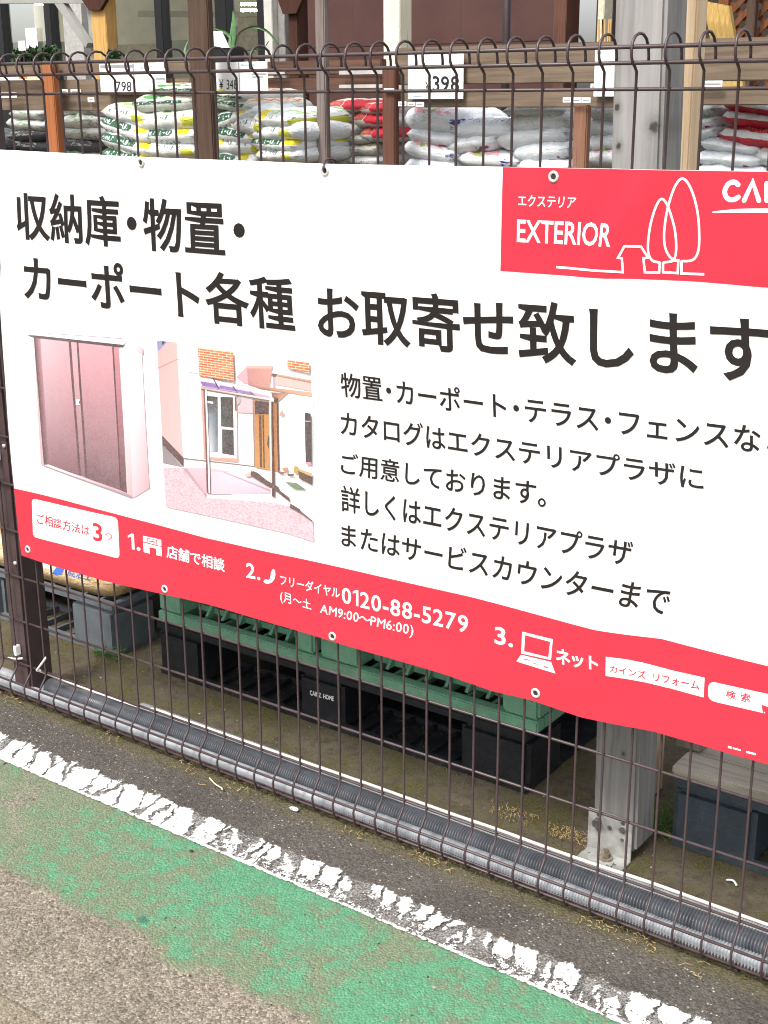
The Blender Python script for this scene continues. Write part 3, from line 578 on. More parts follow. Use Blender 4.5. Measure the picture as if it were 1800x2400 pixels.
print_patch('house_picture', ch, [
    ([(28, 75), (1595, 290), (1600, 1900), (110, 1370)], [WH]),
    ([(35, 80), (235, 95), (300, 1250), (88, 1030)], [(246, 190, 190), (250, 202, 200), (250, 208, 208), (246, 200, 198)]),
    ([(35, 80), (88, 82), (140, 95), (50, 180)], [(150, 160, 210)]), ([(85, 80), (130, 86), (95, 120), (88, 110)], [(48, 52, 90)]),
    ([(42, 350), (240, 258), (242, 266), (42, 360)], [(206, 150, 152)]), ([(240, 258), (460, 298), (460, 303), (240, 264)], [(215, 205, 205)]), ([(320, 380), (480, 412), (480, 418), (320, 386)], [(180, 170, 172)]),
    ([(88, 1020), (305, 1245), (305, 1340), (92, 1110)], [(92, 66, 66)]), ([(90, 1105), (240, 1275), (300, 1340), (100, 1300)], [(150, 138, 146), (160, 146, 152), (170, 156, 160), (160, 150, 156)]),
    ([(300, 1245), (1010, 1325), (1015, 1336), (300, 1258)], [(140, 126, 112)]),
    # paved apron under the porch roof
    ([(105, 1345), (560, 1345), (1000, 1420), (545, 1620)], [(244, 208, 222), (246, 214, 226), (244, 206, 222), (232, 184, 200)]), ([(560, 1380), (1000, 1400), (1210, 1600), (545, 1610)], [(246, 222, 234), (250, 226, 236), (240, 200, 220), (246, 220, 236)]),
    ([(300, 1350), (340, 1350), (535, 1625), (440, 1590)], [(206, 172, 182)]), ([(690, 1385), (710, 1382), (1200, 1575), (1190, 1590)], [(206, 170, 186)]),
    ([(540, 1610), (1210, 1660), (1210, 1700), (540, 1650)], [(255, 250, 253)]),
    # balcony, gutter and eaves
    ([(830, 440), (940, 330), (1000, 520), (900, 500)], [(232, 186, 196)]), ([(935, 325), (1195, 330), (1165, 545), (950, 520)], [(222, 156, 150), (232, 170, 158), (226, 164, 152), (206, 140, 136)]), ([(935, 325), (1195, 330), (1193, 355), (938, 352)], [(240, 196, 184)]),
    ([(1170, 395), (1575, 470), (1575, 500), (1170, 420)], [(250, 190, 160), (240, 190, 160), (150, 110, 100), (190, 130, 110)]), ([(1200, 425), (1575, 500), (1578, 580), (1200, 510)], [(250, 208, 202)]), ([(960, 520), (1580, 590), (1580, 632), (1080, 560)], [(200, 140, 110), (250, 190, 150), (248, 196, 164), (150, 90, 70)]),
    ([(1185, 405), (1240, 405), (1225, 440), (1195, 440)], [(120, 80, 70)]), ([(1195, 440), (1222, 440), (1218, 545), (1200, 545)], [(210, 180, 196)]), ([(1180, 590), (1350, 600), (1260, 680), (1190, 640)], [(140, 96, 74), (216, 156, 120), (224, 170, 140), (120, 84, 70)]),
    # window
    ([(480, 525), (845, 610), (850, 1290), (510, 1255)], [(246, 176, 160)]), ([(505, 545), (835, 615), (838, 1250), (535, 1235)], [(255, 250, 250)]),
    ([(530, 625), (648, 635), (655, 1190), (560, 1185)], [(40, 46, 52), (48, 62, 56), (150, 162, 170), (206, 216, 224)]), ([(535, 800), (640, 790), (636, 1185), (560, 1180)], [(150, 168, 186), (90, 110, 120), (140, 150, 160), (226, 232, 240)]),
    ([(676, 635), (800, 640), (808, 945), (682, 930)], [(44, 48, 52), (56, 54, 56), (50, 58, 54), (80, 98, 84)]), ([(690, 958), (806, 965), (812, 1220), (694, 1200)], [(74, 88, 80), (50, 50, 54), (58, 54, 58), (62, 56, 62)]),
    ([(545, 675), (605, 685), (603, 705), (545, 695)], [(250, 250, 250)]), ([(820, 630), (834, 632), (836, 780), (822, 770)], [(110, 70, 74)]), ([(840, 640), (890, 650), (870, 700), (840, 720)], [(206, 196, 204)]), ([(895, 640), (1000, 665), (1005, 800), (845, 790)], [(240, 208, 216)]),
    # front door
    ([(998, 660), (1020, 664), (1035, 1335), (1012, 1330)], [(150, 110, 100), (200, 160, 140), (220, 180, 150), (140, 100, 90)]),
    ([(1018, 664), (1165, 690), (1185, 1370), (1028, 1340)], [(204, 134, 54), (214, 146, 66), (214, 150, 66), (226, 160, 84)]), ([(1018, 670), (1160, 690), (1160, 810), (1022, 810)], [(64, 40, 36), (88, 56, 44), (70, 46, 40), (50, 34, 32)]),
    ([(1060, 815), (1085, 818), (1095, 1340), (1072, 1335)], [(108, 62, 32)]), ([(1095, 815), (1110, 818), (1120, 1345), (1108, 1342)], [(96, 56, 30)]), ([(1190, 690), (1245, 640), (1262, 1385), (1215, 1370)], [(150, 92, 36), (190, 120, 50), (216, 140, 60), (196, 124, 50)]), ([(1215, 640), (1252, 648), (1250, 700), (1205, 690)], [(52, 38, 34)]), ([(1240, 700), (1252, 700), (1264, 1385), (1252, 1385)], [(70, 44, 28)]),
    ([(1155, 1020), (1168, 1020), (1160, 1160), (1145, 1100)], [(70, 50, 40)]),
    # porch roof and posts
    ([(470, 430), (500, 425), (1190, 640), (500, 540)], [(252, 244, 252), (252, 246, 252), (226, 196, 226), (190, 150, 214)]), ([(478, 480), (640, 505), (660, 550), (500, 522)], [(130, 100, 180), (170, 140, 206), (150, 110, 190), (150, 116, 190)]), ([(680, 520), (820, 545), (840, 580), (660, 548)], [(140, 106, 186), (180, 150, 214), (150, 114, 196), (166, 130, 204)]), ([(840, 560), (990, 590), (1020, 618), (845, 582)], [(150, 112, 192), (184, 152, 214), (150, 116, 196), (176, 140, 208)]),
    ([(1010, 600), (1150, 620), (1190, 650), (1030, 620)], [(226, 186, 214)]), ([(500, 425), (900, 520), (1150, 590), (880, 520)], [(150, 140, 150)]),
    ([(490, 538), (1215, 655), (1215, 685), (490, 560)], [(246, 226, 216), (250, 232, 226), (240, 216, 206), (120, 90, 84)]), ([(492, 556), (1165, 668), (1165, 676), (492, 563)], [(110, 80, 76)]), ([(600, 445), (610, 447), (672, 552), (655, 550)], [(70, 52, 110)]), ([(800, 530), (812, 530), (850, 582), (835, 580)], [(70, 52, 110)]), ([(970, 580), (980, 580), (1025, 618), (1008, 616)], [(70, 52, 110)]),
    ([(512, 560), (530, 562), (566, 1590), (545, 1590)], [(100, 66, 60), (130, 92, 84), (100, 60, 60), (110, 72, 70)]), ([(528, 562), (545, 565), (580, 1590), (564, 1590)], [(255, 245, 244)]),
    ([(1165, 670), (1192, 675), (1205, 1640), (1180, 1600)], [(246, 206, 196), (255, 236, 230), (255, 236, 230), (246, 206, 200)]), ([(1188, 680), (1202, 685), (1222, 1635), (1196, 1625)], [(120, 70, 56), (90, 52, 44), (70, 40, 40), (70, 42, 40)]),
    # steps, mat, planting and side window
    ([(980, 1360), (1050, 1390), (1370, 1640), (1370, 1680)], [(84, 60, 56)]), ([(985, 1370), (1265, 1535), (1265, 1590), (985, 1420)], [(90, 66, 60)]), ([(925, 1420), (980, 1370), (985, 1425), (960, 1430)], [(240, 204, 196)]), ([(1380, 1695), (1480, 1755), (1480, 1790), (1370, 1735)], [(96, 74, 68)]), ([(1470, 1760), (1600, 1865), (1600, 1880), (1470, 1785)], [(110, 90, 84)]),
    ([(1325, 1480), (1440, 1490), (1540, 1560), (1420, 1550)], [(110, 140, 104), (130, 160, 120), (96, 128, 96), (120, 150, 116)]), ([(1460, 1365), (1595, 1425), (1595, 1510), (1465, 1445)], [(96, 70, 50), (84, 60, 46), (74, 50, 40), (110, 84, 60)]), ([(1455, 1345), (1595, 1395), (1595, 1430), (1460, 1370)], [(220, 190, 130)]),
    ([(1300, 1340), (1360, 1335), (1350, 1380), (1310, 1375)], [(226, 150, 110)]), ([(1420, 1320), (1462, 1330), (1460, 1400), (1415, 1390)], [(206, 170, 84)]), ([(1260, 1370), (1330, 1385), (1310, 1405), (1260, 1395)], [(150, 110, 96)]), ([(1350, 1400), (1420, 1400), (1410, 1425), (1355, 1420)], [(96, 96, 76)]), ([(1275, 795), (1310, 760), (1312, 815), (1275, 825)], [(236, 170, 150)]),
    ([(1525, 790), (1585, 800), (1590, 1310), (1535, 1300)], [(64, 56, 62), (52, 48, 50), (70, 60, 60), (60, 52, 58)]), ([(1530, 868), (1588, 875), (1588, 885), (1530, 880)], [(190, 190, 196)]), ([(1535, 1280), (1590, 1285), (1590, 1310), (1535, 1305)], [(240, 170, 186)])], 2)
for q in ([(462, 142), (812, 185), (826, 475), (478, 428)], [(1352, 262), (1570, 290), (1575, 400), (1355, 350)]):
    flat_mesh('brick_print', [[tuple(pp(*ch(*p))) for p in q]], 11.5, M_pbrick)
flat_mesh('cobble_print', [[tuple(pp(*ch(*p))) for p in q] for q in ([(105, 1350), (300, 1355), (540, 1645), (1210, 1690), (1400, 1735), (1600, 1890), (1605, 2085), (1330, 1995), (900, 1900), (130, 1735)],)], 4.0, M_pcobble)

# grommets
M_ring = plain('nickel_ring', (.72, .7, .66, 1), .35, .35, .2, 90)
M_hole = plain('grommet_hole', (.02, .02, .018, 1), .8)
for k, (px, py) in enumerate([(331, 381), (762, 400), (1298, 414), (66, 1287), (387, 1380), (780, 1491), (1256, 1624)]):
    p = pp(px, py); y0 = by(p.x, p.y); m = MB(); N = 24
    prof_g = [(.0042, .0005), (.0046, -.0016), (.0062, -.0026), (.0078, -.0022), (.0088, -.0004)]
    rings = [[m.bm.verts.new((p.x+math.cos(2*math.pi*i/N)*r, y0+dy-.0006, p.y+math.sin(2*math.pi*i/N)*r)) for i in range(N)] for r, dy in prof_g]
    for a, c_ in zip(rings, rings[1:]):
        for i in range(N): m.bm.faces.new((a[i], a[(i+1) % N], c_[(i+1) % N], c_[i]))
    g = m.build('grommet', M_ring, banner, True)
    m = MB(); m.face([(p.x+math.cos(2*math.pi*i/N)*.0045, y0-.0010, p.y+math.sin(2*math.pi*i/N)*.0045) for i in range(N)]); m.build('eyelet_hole', M_hole, g)
p = pp(762, 400); q = at(775, 378, 0)
m = MB(); m.tube(catmull([Vector((p.x, by(*p)-.004, p.y)), Vector((p.x+.002, -.02, p.y+.006)), Vector((q.x-.002, -.012, q.z+.002)), Vector((q.x+.004, -.004, q.z+.004)), Vector((q.x+.006, .006, q.z)), Vector((q.x, .004, q.z-.008))], 5), .0018, 6)
tag(m.build('tie_wire', M_steel_brown, None, True, p.to_3d().xzy), 'short dark wire tying the middle top eyelet to the fence', 'wire')
m = MB(); q = at(24, 842, -.01)
m.tube(catmull([q+Vector((-.012, .012, .014)), q+Vector((-.004, -.004, .006)), q+Vector((.004, -.006, 0)), q+Vector((.007, -.006, -.006))], 5), .0016, 6)
tag(m.build('tie_wire', M_steel_brown, None, True, q), 'twisted wire end at the left edge of the banner', 'wire')

# ---------------------------------------------------------------- conduits and cord along the fence foot
def pvc(name, col, rough=.42):
    return plain(name, col, rough, 0, .18, 25)
M_cgrey = pvc('grey_conduit', (.28, .293, .31, 1), .5); M_cdark = pvc('dark_conduit', (.08, .085, .097, 1), .28); M_cback = pvc('pale_conduit', (.3, .305, .31, 1), .6); M_cord = plain('white_cord_sheath', (.72, .66, .6, 1), .5)
def conduit(name, y, z, r, amp, x0, x1, mat, label, pitch=.0056, wob=.003, sd=0, n=14, smooth_until=None):
    pts, rad = [], []; x = x0; st = pitch/4; i = 0
    while x < x1:
        w = noise.noise(Vector((x*1.6, sd, 0)))*wob; pts.append((x, y+w, z)); 
        k = 1 if smooth_until is None else max(0, min(1, (x-smooth_until)/.25))
        rad.append(r+amp*k*(1.1, .7, -1.2, -1.2)[i % 4]); x += st; i += 1
    m = MB(); m.tube(pts, r, n, True, rad); return tag(m.build(name, mat, None, True, (x0, y, 0)), label, 'conduit')
conduit('corrugated_conduit', .0180, .0225, .0152, .0019, -1.6, 1.6, M_cgrey, 'light grey corrugated conduit lying inside the curled fence foot', sd=1, smooth_until=-.1)
conduit('corrugated_conduit', .0575, .0265, .0215, .0026, -.86, 1.6, M_cdark, 'thick black corrugated conduit between the two grey ones', sd=2, smooth_until=-.75)
conduit('corrugated_conduit', .1015, .0215, .0160, .0018, -.60, 1.6, M_cback, 'pale grey corrugated conduit furthest behind the fence foot', sd=3, pitch=.005)
m = MB(); m.tube([(-.9+.02*i, .053+.003*noise.noise(Vector((i*.2, 5, 0))), .017) for i in range(-30, 4)], .016, 12); tag(m.build('rigid_conduit', M_cgrey, None, True, (-.9, .053, 0)), 'smooth grey pipe ending at the brown fence post', 'conduit')
pts = [at(86, 1571, -.005), at(97, 1573.5, .004), at(130, 1587, .03), at(169, 1602, .055), at(205, 1615, .07), at(241, 1628.5, .08), at(277, 1643, .086), at(313, 1657, .089), at(345, 1669, .091)]+[Vector((-.55+.1*i, .092+.0008*i+.004*noise.noise(Vector((i*.45, 9, 0))), .041+.0015*noise.noise(Vector((i*.5, 3, 0))))) for i in range(22)]
m = MB(); m.tube(catmull(pts, 6), .0032, 8)
co_ = m.build('electric_cable', M_cord, None, True, (-.9, .05, 0)); tag(co_, 'white cable tied at the fence post and run along the conduits', 'cable')
m = MB(); m.tube(catmull([at(86, 1571, -.005), at(92, 1563, -.006), at(100, 1552, -.004), at(106, 1543, .0), at(105, 1540, .008)], 6), .0026, 8); m.build('loop_end', M_cord, co_, True)
m = MB(); m.tube(catmull([at(20, 1542, .03), at(32, 1544, .012), at(44, 1544, .003), at(52, 1543, -.003)], 5), .0028, 8); m.build('loop_end', M_cord, co_, True)

# ---------------------------------------------------------------- plastic pallets
def plastic(name, col, scuff, edge=.5, dusty=.5):
    if name in MATS: return MATS[name]
    t = NT(name); c = t.co(); f = t.noise(c, 18, 5, .65); g = t.noise(t.co('Object', (1, 1, 6)), 40, 5, .7, .8); s_ = t.noise(t.co('Object', (1, 1, .25)), 55, 4, .7)
    cl = t.mix(t.ramp(f, .3, .7), tuple(v*.75 for v in col[:3])+(1,), col); cl = t.mix(t.math('MULTIPLY', t.ramp(g, .58, .76), edge), cl, scuff); cl = t.mix(t.math('MULTIPLY', t.ramp(s_, .6, .72), .4*edge), cl, scuff)
    zz = t.xyz(t.co())[2]; dust = t.math('MULTIPLY', t.ramp(t.noise(t.co(), 30, 5, .7), .42, .7), t.math('ADD', .25, t.math('MULTIPLY', t.ramp(zz, .05, .0), .6)))
    cl = t.mix(t.math('MULTIPLY', dust, dusty), cl, (.2, .17, .13, 1))
    t.bs(Base_Color=cl, Roughness=t.n('MapRange', Value=f, To_Min=.4, To_Max=.75).outputs[0]); t.bump(g, .3, .004); MATS[name] = t.m; return t.m
M_pgrey = plastic('grey_pallet_plastic', (.125, .145, .165, 1), (.3, .31, .32, 1), .4); M_pblack = plastic('black_pallet_plastic', (.0085, .0105, .016, 1), (.07, .075, .085, 1), .22, .16)
M_pgreen = plastic('green_pallet_plastic', (.19, .43, .28, 1), (.56, .68, .5, 1), .6); M_pblue = plastic('slate_pallet_plastic', (.042, .06, .078, 1), (.15, .16, .17, 1), .35, .3)
def pallet(name, label, x0, x1, y0, y1, z0, h, mat, blocks, deck=.018, rail=.018, group=None, cat='pallet'):
    root = empty(name, ((x0+x1)/2, (y0+y1)/2, z0), label, cat, group)
    d = MB()                                                    # deck: rim, ribs
    d.box(x0, x1, y0, y0+.02, z0+h-deck, z0+h, .002); d.box(x0, x1, y1-.02, y1, z0+h-deck, z0+h, .002); d.box(x0, x0+.02, y0+.021, y1-.021, z0+h-deck, z0+h, .002); d.box(x1-.02, x1, y0+.021, y1-.021, z0+h-deck, z0+h, .002)
    nx = max(2, int((x1-x0)/.06))
    for i in range(1, nx): xx = x0+(x1-x0)*i/nx; d.box(xx-.004, xx+.004, y0+.021, y1-.021, z0+h-deck+.001, z0+h-.001)
    for i in range(1, 16): yy = y0+(y1-y0)*i/16; d.box(x0+.021, x1-.021, yy-.004, yy+.004, z0+h-deck+.002, z0+h-.002)
    d.build('top_deck', mat, root)
    d = MB()
    for ya, yb in ((y0+.002, y0+.15), ((y0+y1)/2-.07, (y0+y1)/2+.07), (y1-.15, y1-.002)):
        d.box(x0+.002, x1-.002, ya, ya+.016, z0, z0+rail, .002); d.box(x0+.002, x1-.002, yb-.016, yb, z0, z0+rail, .002)
        for i in range(nx+1): xx = x0+.006+(x1-x0-.012)*i/nx; d.box(xx-.004, xx+.004, ya+.017, yb-.017, z0+.001, z0+rail-.002)
    d.build('bottom_rail', mat, root)
    for ya, yb in ((y0+.0, y0+.15), ((y0+y1)/2-.07, (y0+y1)/2+.07), (y1-.15, y1)):
        for xa, xb in (blocks if ya < y1-.2 else [(x0, x1)]):          # far side closed by an added beam that keeps light out
            m = MB(); m.box(xa, xb, ya+.001, yb-.001, z0+rail+.0005 if ya > y0+.01 else z0-.0005, z0+h-deck-.0005, .012); m.build('block', mat, root)
    return root
pallet('plastic_pallet', 'scuffed grey plastic pallet under the tan soil bags beside the fence post', -2.0, -.897, .300, 1.3, .003, .143, M_pgrey, [(-2.0, -1.82), (-1.54, -1.335), (-1.06, -.897)])
pb = pallet('plastic_pallet', 'black plastic pallet on the ground under the green one', -.745, .292, .300, 1.34, .003, .138, M_pblack, [(-.745, -.60), (-.302, -.178), (.128, .292)])
m = MB(); m.box(-.742, .288, .322, 1.33, .0045, .0075); m.build('dark_filler_sheet', M_pblack, pb)  # black sheet added to darken the inside of the pallet
# name stencilled on the middle block
bm = lettering('stencil', 'CAINZ HOME', (350+1037/2.765, 1350+740/2.765), (350+1040/2.765, 1350+772/2.765), (350+1193/2.765, 1350+782/2.765), (350+1193/2.765, 1350+812/2.765), None, .03, surf=lambda x, y: at(x, y, .2985).xz)
for v in bm.verts: v.co.y = .2994
m = MB(); m.bm.free(); m.bm = bm; m.build('stencil_lettering', M_white, pb)
# green pallet lying on the black one
gp = empty('plastic_pallet', (-.2, .8, .146), 'pale green plastic pallet stacked on top of the black one', 'pallet')
gx0, gx1, gy0, gy1, gz = -.733, .314, .296, 1.32, .1465
d = MB(); d.box(gx0, gx1, gy0, gy0+.03, gz, gz+.026, .003); d.box(gx0, gx1, gy1-.03, gy1, gz, gz+.026, .003); d.box(gx0, gx0+.03, gy0+.031, gy1-.031, gz, gz+.026, .003); d.box(gx1-.03, gx1, gy0+.031, gy1-.031, gz, gz+.026, .003)
for i in range(1, 17): xx = gx0+(gx1-gx0)*i/17; d.box(xx-.004, xx+.004, gy0+.031, gy1-.031, gz+.001, gz+.022)
d.build('bottom_rail', M_pgreen, gp)
for xa, xb in ((gx0, -.655), (-.308, -.253), (-.237, -.128), (.228, gx1)):
    m = MB(); m.box(xa+.001, xb, gy0+.003, gy0+.14, gz+.027, gz+.118, .006); m.build('block', M_pgreen, gp)
    m = MB(); m.box(xa+.001, xb, gy1-.14, gy1-.003, gz+.027, gz+.118, .006); m.build('block', M_pgreen, gp)
for xa, xb in ((-.654, -.309), (-.127, .227)):                   # lattice behind the openings
    d = MB()
    d.box(xa, xb, gy0+.11, gy0+.118, gz+.028, gz+.117)
    for i in range(1, 7): xx = xa+(xb-xa)*i/7; d.prism([(xx-.004, gy0+.034, gz+.0275), (xx-.004, gy0+.108, gz+.0275), (xx-.004, gy0+.108, gz+.11)], (.008, 0, 0))
    d.box(xa, xb, gy0+.058, gy0+.064, gz+.0275, gz+.042)
    d.build('lattice', M_pgreen, gp)
d = MB(); d.box(gx0, gx1, gy0, gy1, gz+.119, gz+.14, .004); d.build('top_deck', M_pgreen, gp)
# right pallet with planks
pallet('plastic_pallet', 'dark slate plastic pallet right of the grey post under weathered planks', .603, 1.65, .295, 1.3, .003, .143, M_pblue, [(.603, .763), (1.03, 1.22), (1.49, 1.65)])
M_weath = wood('weathered_plank', (.26, .225, .18, 1), (.5, .45, .38, 1), 'x'); M_weathz = wood('weathered_leg', (.15, .12, .1, 1), (.3, .26, .22, 1), 'z')
m = MB(); m.box(.597, 1.6, .300, .37, .1475, .166, .003); m.box(.602, 1.6, .371, .43, .1475, .164, .003)
tag(m.build('plank', M_weath, None, False, (1.1, .33, .147)), 'weathered grey plank lying on the slate pallet', 'plank')
pl_ = at(1591, 1800, .40); pr_ = at(1652, 1800, .40)
m = MB(); m.box(pl_.x, pr_.x, .372, .43, .1675, .7, .003); tag(m.build('timber_stub', M_weathz, None, False, (pl_.x, .4, .167)), 'short weathered timber leg standing on the plank at right', 'timber')
m = MB(); m.box(pr_.x+.06, 1.6, .45, .47, .168, .60, .002); tag(m.build('back_board', wood('brown_back_board', (.075, .06, .042, 1), (.12, .1, .07, 1), 'x'), None, False, (1.1, .46, .168)), 'brown board standing behind the timber leg on the slate pallet', 'board')

# ---------------------------------------------------------------- grey post on its bracket
_ks = [(at(px, py, .203), r) for px, py, r in ((1446, 252, .008), (1533, 296, .013), (1450, 344, .007), (1461, 1767, .005))]
M_gpost = wood('weathered_grey_post', (.165, .158, .15, 1), (.31, .30, .288, 1), 'z', .85, 0, .8, [(p_.x-.53, p_.z, r) for p_, r in _ks])
gpost = empty('timber_post', (.53, .25, 0), 'thick weathered grey timber post bolted to a steel bracket', 'post')
m = MB(); vs = m.box(.490, .577, .203, .286, .02, 2.75, .006); 
for v in m.bm.verts: v.co.x -= .0205*(v.co.z)
m.build('shaft', M_gpost, gpost)
br = MB(); br.box(.482, .571, .1965, .2005, .003, .088, .0008); br.box(.483, .573, .155, .1965, .003, .008, .0012); bro = br.build('bracket', plain('galvanised_bracket', (.40, .40, .375, 1), .5, .2, .22, 40, .1), gpost)
for bx, bz, r, d_ in ((.503, .066, .0085, .012), (.553, .066, .0065, .004), (.527, .062, .004, .003), (.503, .051, .0035, .002), (.553, .045, .0035, .002), (.553, .079, .0035, .002), (.503, .080, .0035, .002)):
    m = MB(); m.tube([(bx, .197, bz), (bx, .1965-d_, bz)], r, 6 if r > .006 else 10); m.build('bolt', M_bolt, bro)
m = MB(); m.tube([(.531, .176, .0085), (.531, .176, .0115)], .0135, 16); m.tube([(.531, .176, .012), (.531, .176, .021)], .0085, 6); m.tube([(.531, .176, .0215), (.531, .176, .028)], .005, 10); m.build('anchor_bolt', plain('rusty_bolt', (.33, .27, .2, 1), .6, .4, .35, 90), bro)
M_pine = wood('fresh_pine', (.62, .43, .25, 1), (.78, .6, .4, 1), 'z', .6)
a = at(1597, 0, .45); c_ = at(1641, 0, .45)
m = MB(); m.box(a.x-.03, c_.x, .44, .485, .003, 2.7, .003)
for v in m.bm.verts: v.co.x += (1.5-v.co.z)*.006
tag(m.build('pine_stud', M_pine, None, False, (a.x, .46, 0)), 'fresh yellow pine stud right behind the thick grey post', 'post')

# ---------------------------------------------------------------- bags
def bag_mesh(seed, e1=6.5, q1=.45, e2=5.0, q2=.45):
    bm = bmesh.new(); nx, ny = 26, 18; top = {}; bo = {}
    for j in range(ny+1):
        for i in range(nx+1):
            u, v = -1+2*i/nx, -1+2*j/ny; 
            h = (max(0, 1-abs(u)**e1)**q1)*(max(0, 1-abs(v)**e2)**q2)
            x = .5*u*(1-.05*v*v); y = .5*v*(1-.06*u*u)
            w = noise.noise(Vector((u*2.2, v*2.2, seed*3.1)))*.22+noise.noise(Vector((u*5.5, v*3.0, seed*7.7)))*.12
            cr = noise.noise(Vector((u*9, v*2, seed*1.7))); w += .16*abs(cr)+.1*abs(noise.noise(Vector((u*4+v*3, v*6-u*2, seed*2.3))))
            dr = .12*noise.noise(Vector((u*1.2, v*1.2, seed*5.0+9)))
            zt = .5*h*(1+w)+dr*(1-h*.4); zb = -.5*h*(1+.5*w)+dr*(1-h*.4)
            x += .02*noise.noise(Vector((u*3, v*3, seed+20)))*(1-.5*h); y += .03*noise.noise(Vector((u*3, v*3, seed+40)))
            top[i, j] = bm.verts.new((x, y, zt))
            bo[i, j] = top[i, j] if i in (0, nx) or j in (0, ny) else bm.verts.new((x, y, zb))
    for j in range(ny):
        for i in range(nx):
            bm.faces.new((top[i, j], top[i+1, j], top[i+1, j+1], top[i, j+1])); 
            q = (bo[i, j], bo[i, j+1], bo[i+1, j+1], bo[i+1, j])
            if len(set(q)) == 4 and not bm.faces.get(q):
                try: bm.faces.new(q)
                except ValueError: pass
    bmesh.ops.recalc_face_normals(bm, faces=bm.faces)
    me = bpy.data.meshes.new('bag'); bm.to_mesh(me); bm.free()
    for p in me.polygons: p.use_smooth = True
    return me
def bag_mat(name, base, prints, rough=.32, base2=None):
    """prints: (x0, x1, z0, z1, colour, kind) in the bag's own 0..1 box; kind 0 solid, 1 broken like printed type"""
    t = NT(name); tc = t.n('TexCoord'); g = tc.outputs['Generated']; oi = t.n('ObjectInfo').outputs['Random']; ob = tc.outputs['Object']
    wob = t.noise(g, 5, 3); x, y, z = t.xyz(g); sh = t.math('MULTIPLY', t.math('SUBTRACT', oi, .5), .3)
    x = t.math('ADD', x, t.math('ADD', sh, t.math('MULTIPLY', t.math('SUBTRACT', wob, .5), .12))); z = t.math('ADD', z, t.math('MULTIPLY', t.math('SUBTRACT', wob, .5), .25))
    col = t.mix(t.ramp(t.noise(g, 3.5, 4), .35, .65), base, base2 or tuple(v*.82 for v in base[:3])+(1,))
    ty = t.n('TexVoronoi', {'distance': 'CHEBYCHEV'}, Vector=t.n('Mapping', Vector=g, Scale=(22, 3, 9)).outputs[0], Scale=1.0).outputs[0]
    ty2 = t.noise(t.n('Mapping', Vector=g, Scale=(30, 4, 6)).outputs[0], 1.0, 2, .6)
    for x0, x1, z0, z1, c, kind in prints:
        mk = t.math('MULTIPLY', t.math('MULTIPLY', t.ramp(x, x0-.008, x0+.008), t.ramp(x, x1+.008, x1-.008)), t.math('MULTIPLY', t.ramp(z, z0-.02, z0+.02), t.ramp(z, z1+.02, z1-.02)))
        if kind == 1: mk = t.math('MULTIPLY', mk, t.math('MULTIPLY', t.ramp(ty2, .53, .58), .9))
        if kind == 2: mk = t.math('MULTIPLY', mk, t.ramp(t.noise(g, 7, 5, .6, 1.0), .46, .56))
        col = t.mix(mk, col, c)
    t.bs(Base_Color=col, Roughness=rough, Specular_IOR_Level=.5); t.bump(t.noise(t.n('Mapping', Vector=g, Scale=(1, 1, .5)).outputs[0], 14, 5, .65, 1.2), .7, .016); return t.m
GREEN, DKG, YEL, ORG, RED, PINK, BLU, WHT = (.05, .28, .06, 1), (.012, .085, .035, 1), (.75, .62, .02, 1), (.6, .16, .03, 1), (.5, .012, .03, 1), (.75, .33, .36, 1), (.03, .025, .28, 1), (.80, .81, .82, 1)
B_leaf = bag_mat('leaf_soil_bag', (.78, .8, .78, 1), [(.03, .68, .50, .76, DKG, 0), (.08, .64, .55, .71, WHT, 1), (.74, .93, .55, .85, YEL, 0), (.1, .95, .84, 1.1, GREEN, 2), (.2, .8, .1, .3, DKG, 1)], base2=(.68, .72, .74, 1))
B_yel = bag_mat('yellow_corner_bag', (.8, .81, .79, 1), [(.02, .22, .52, .9, YEL, 0), (.3, .85, .55, .7, DKG, 1), (.25, .95, .78, 1.1, (.3, .5, .16, 1), 2), (.78, .97, .3, .6, (.55, .58, .06, 1), 0)], base2=(.7, .73, .76, 1))
B_org = bag_mat('orange_top_bag', (.66, .68, .62, 1), [(0, 1, .70, 1.1, ORG, 2), (.1, .7, .62, .9, GREEN, 2), (.05, .9, .42, .58, DKG, 0), (.1, .85, .45, .55, WHT, 1)])
B_clear = bag_mat('clear_gravel_bag', (.66, .67, .64, 1), [(.1, .6, .45, .8, (.2, .33, .2, 1), 2), (.5, .95, .3, .5, (.18, .22, .22, 1), 1)], base2=(.46, .47, .47, 1))
B_dark = bag_mat('black_soil_bag', (.05, .053, .055, 1), [(.15, .8, .5, .7, (.4, .42, .42, 1), 2), (.1, .4, .75, 1, (.1, .2, .14, 1), 2)], .25)
B_mix = bag_mat('mixed_print_bag', (.5, .5, .46, 1), [(.05, .9, .5, .75, (.2, .2, .08, 1), 2), (.1, .6, .35, .5, DKG, 1), (.55, .95, .7, 1, (.34, .2, .06, 1), 2), (0, .3, .7, 1, (.2, .35, .4, 1), 2)])
B_pink = bag_mat('pink_print_bag', (.8, .82, .85, 1), [(.2, .8, .66, 1.1, PINK, 2), (.38, .55, .6, .85, (.3, .4, .12, 1), 2), (.86, 1, .3, .62, BLU, 2), (.1, .9, .02, .13, (.12, .1, .14, 1), 1)], base2=(.71, .745, .79, 1))
B_white = bag_mat('plain_white_bag', (.8, .82, .85, 1), [(.1, .9, .78, .95, (.25, .24, .26, 1), 1), (.7, .95, .12, .3, (.3, .03, .12, 1), 2)], base2=(.71, .745, .79, 1))
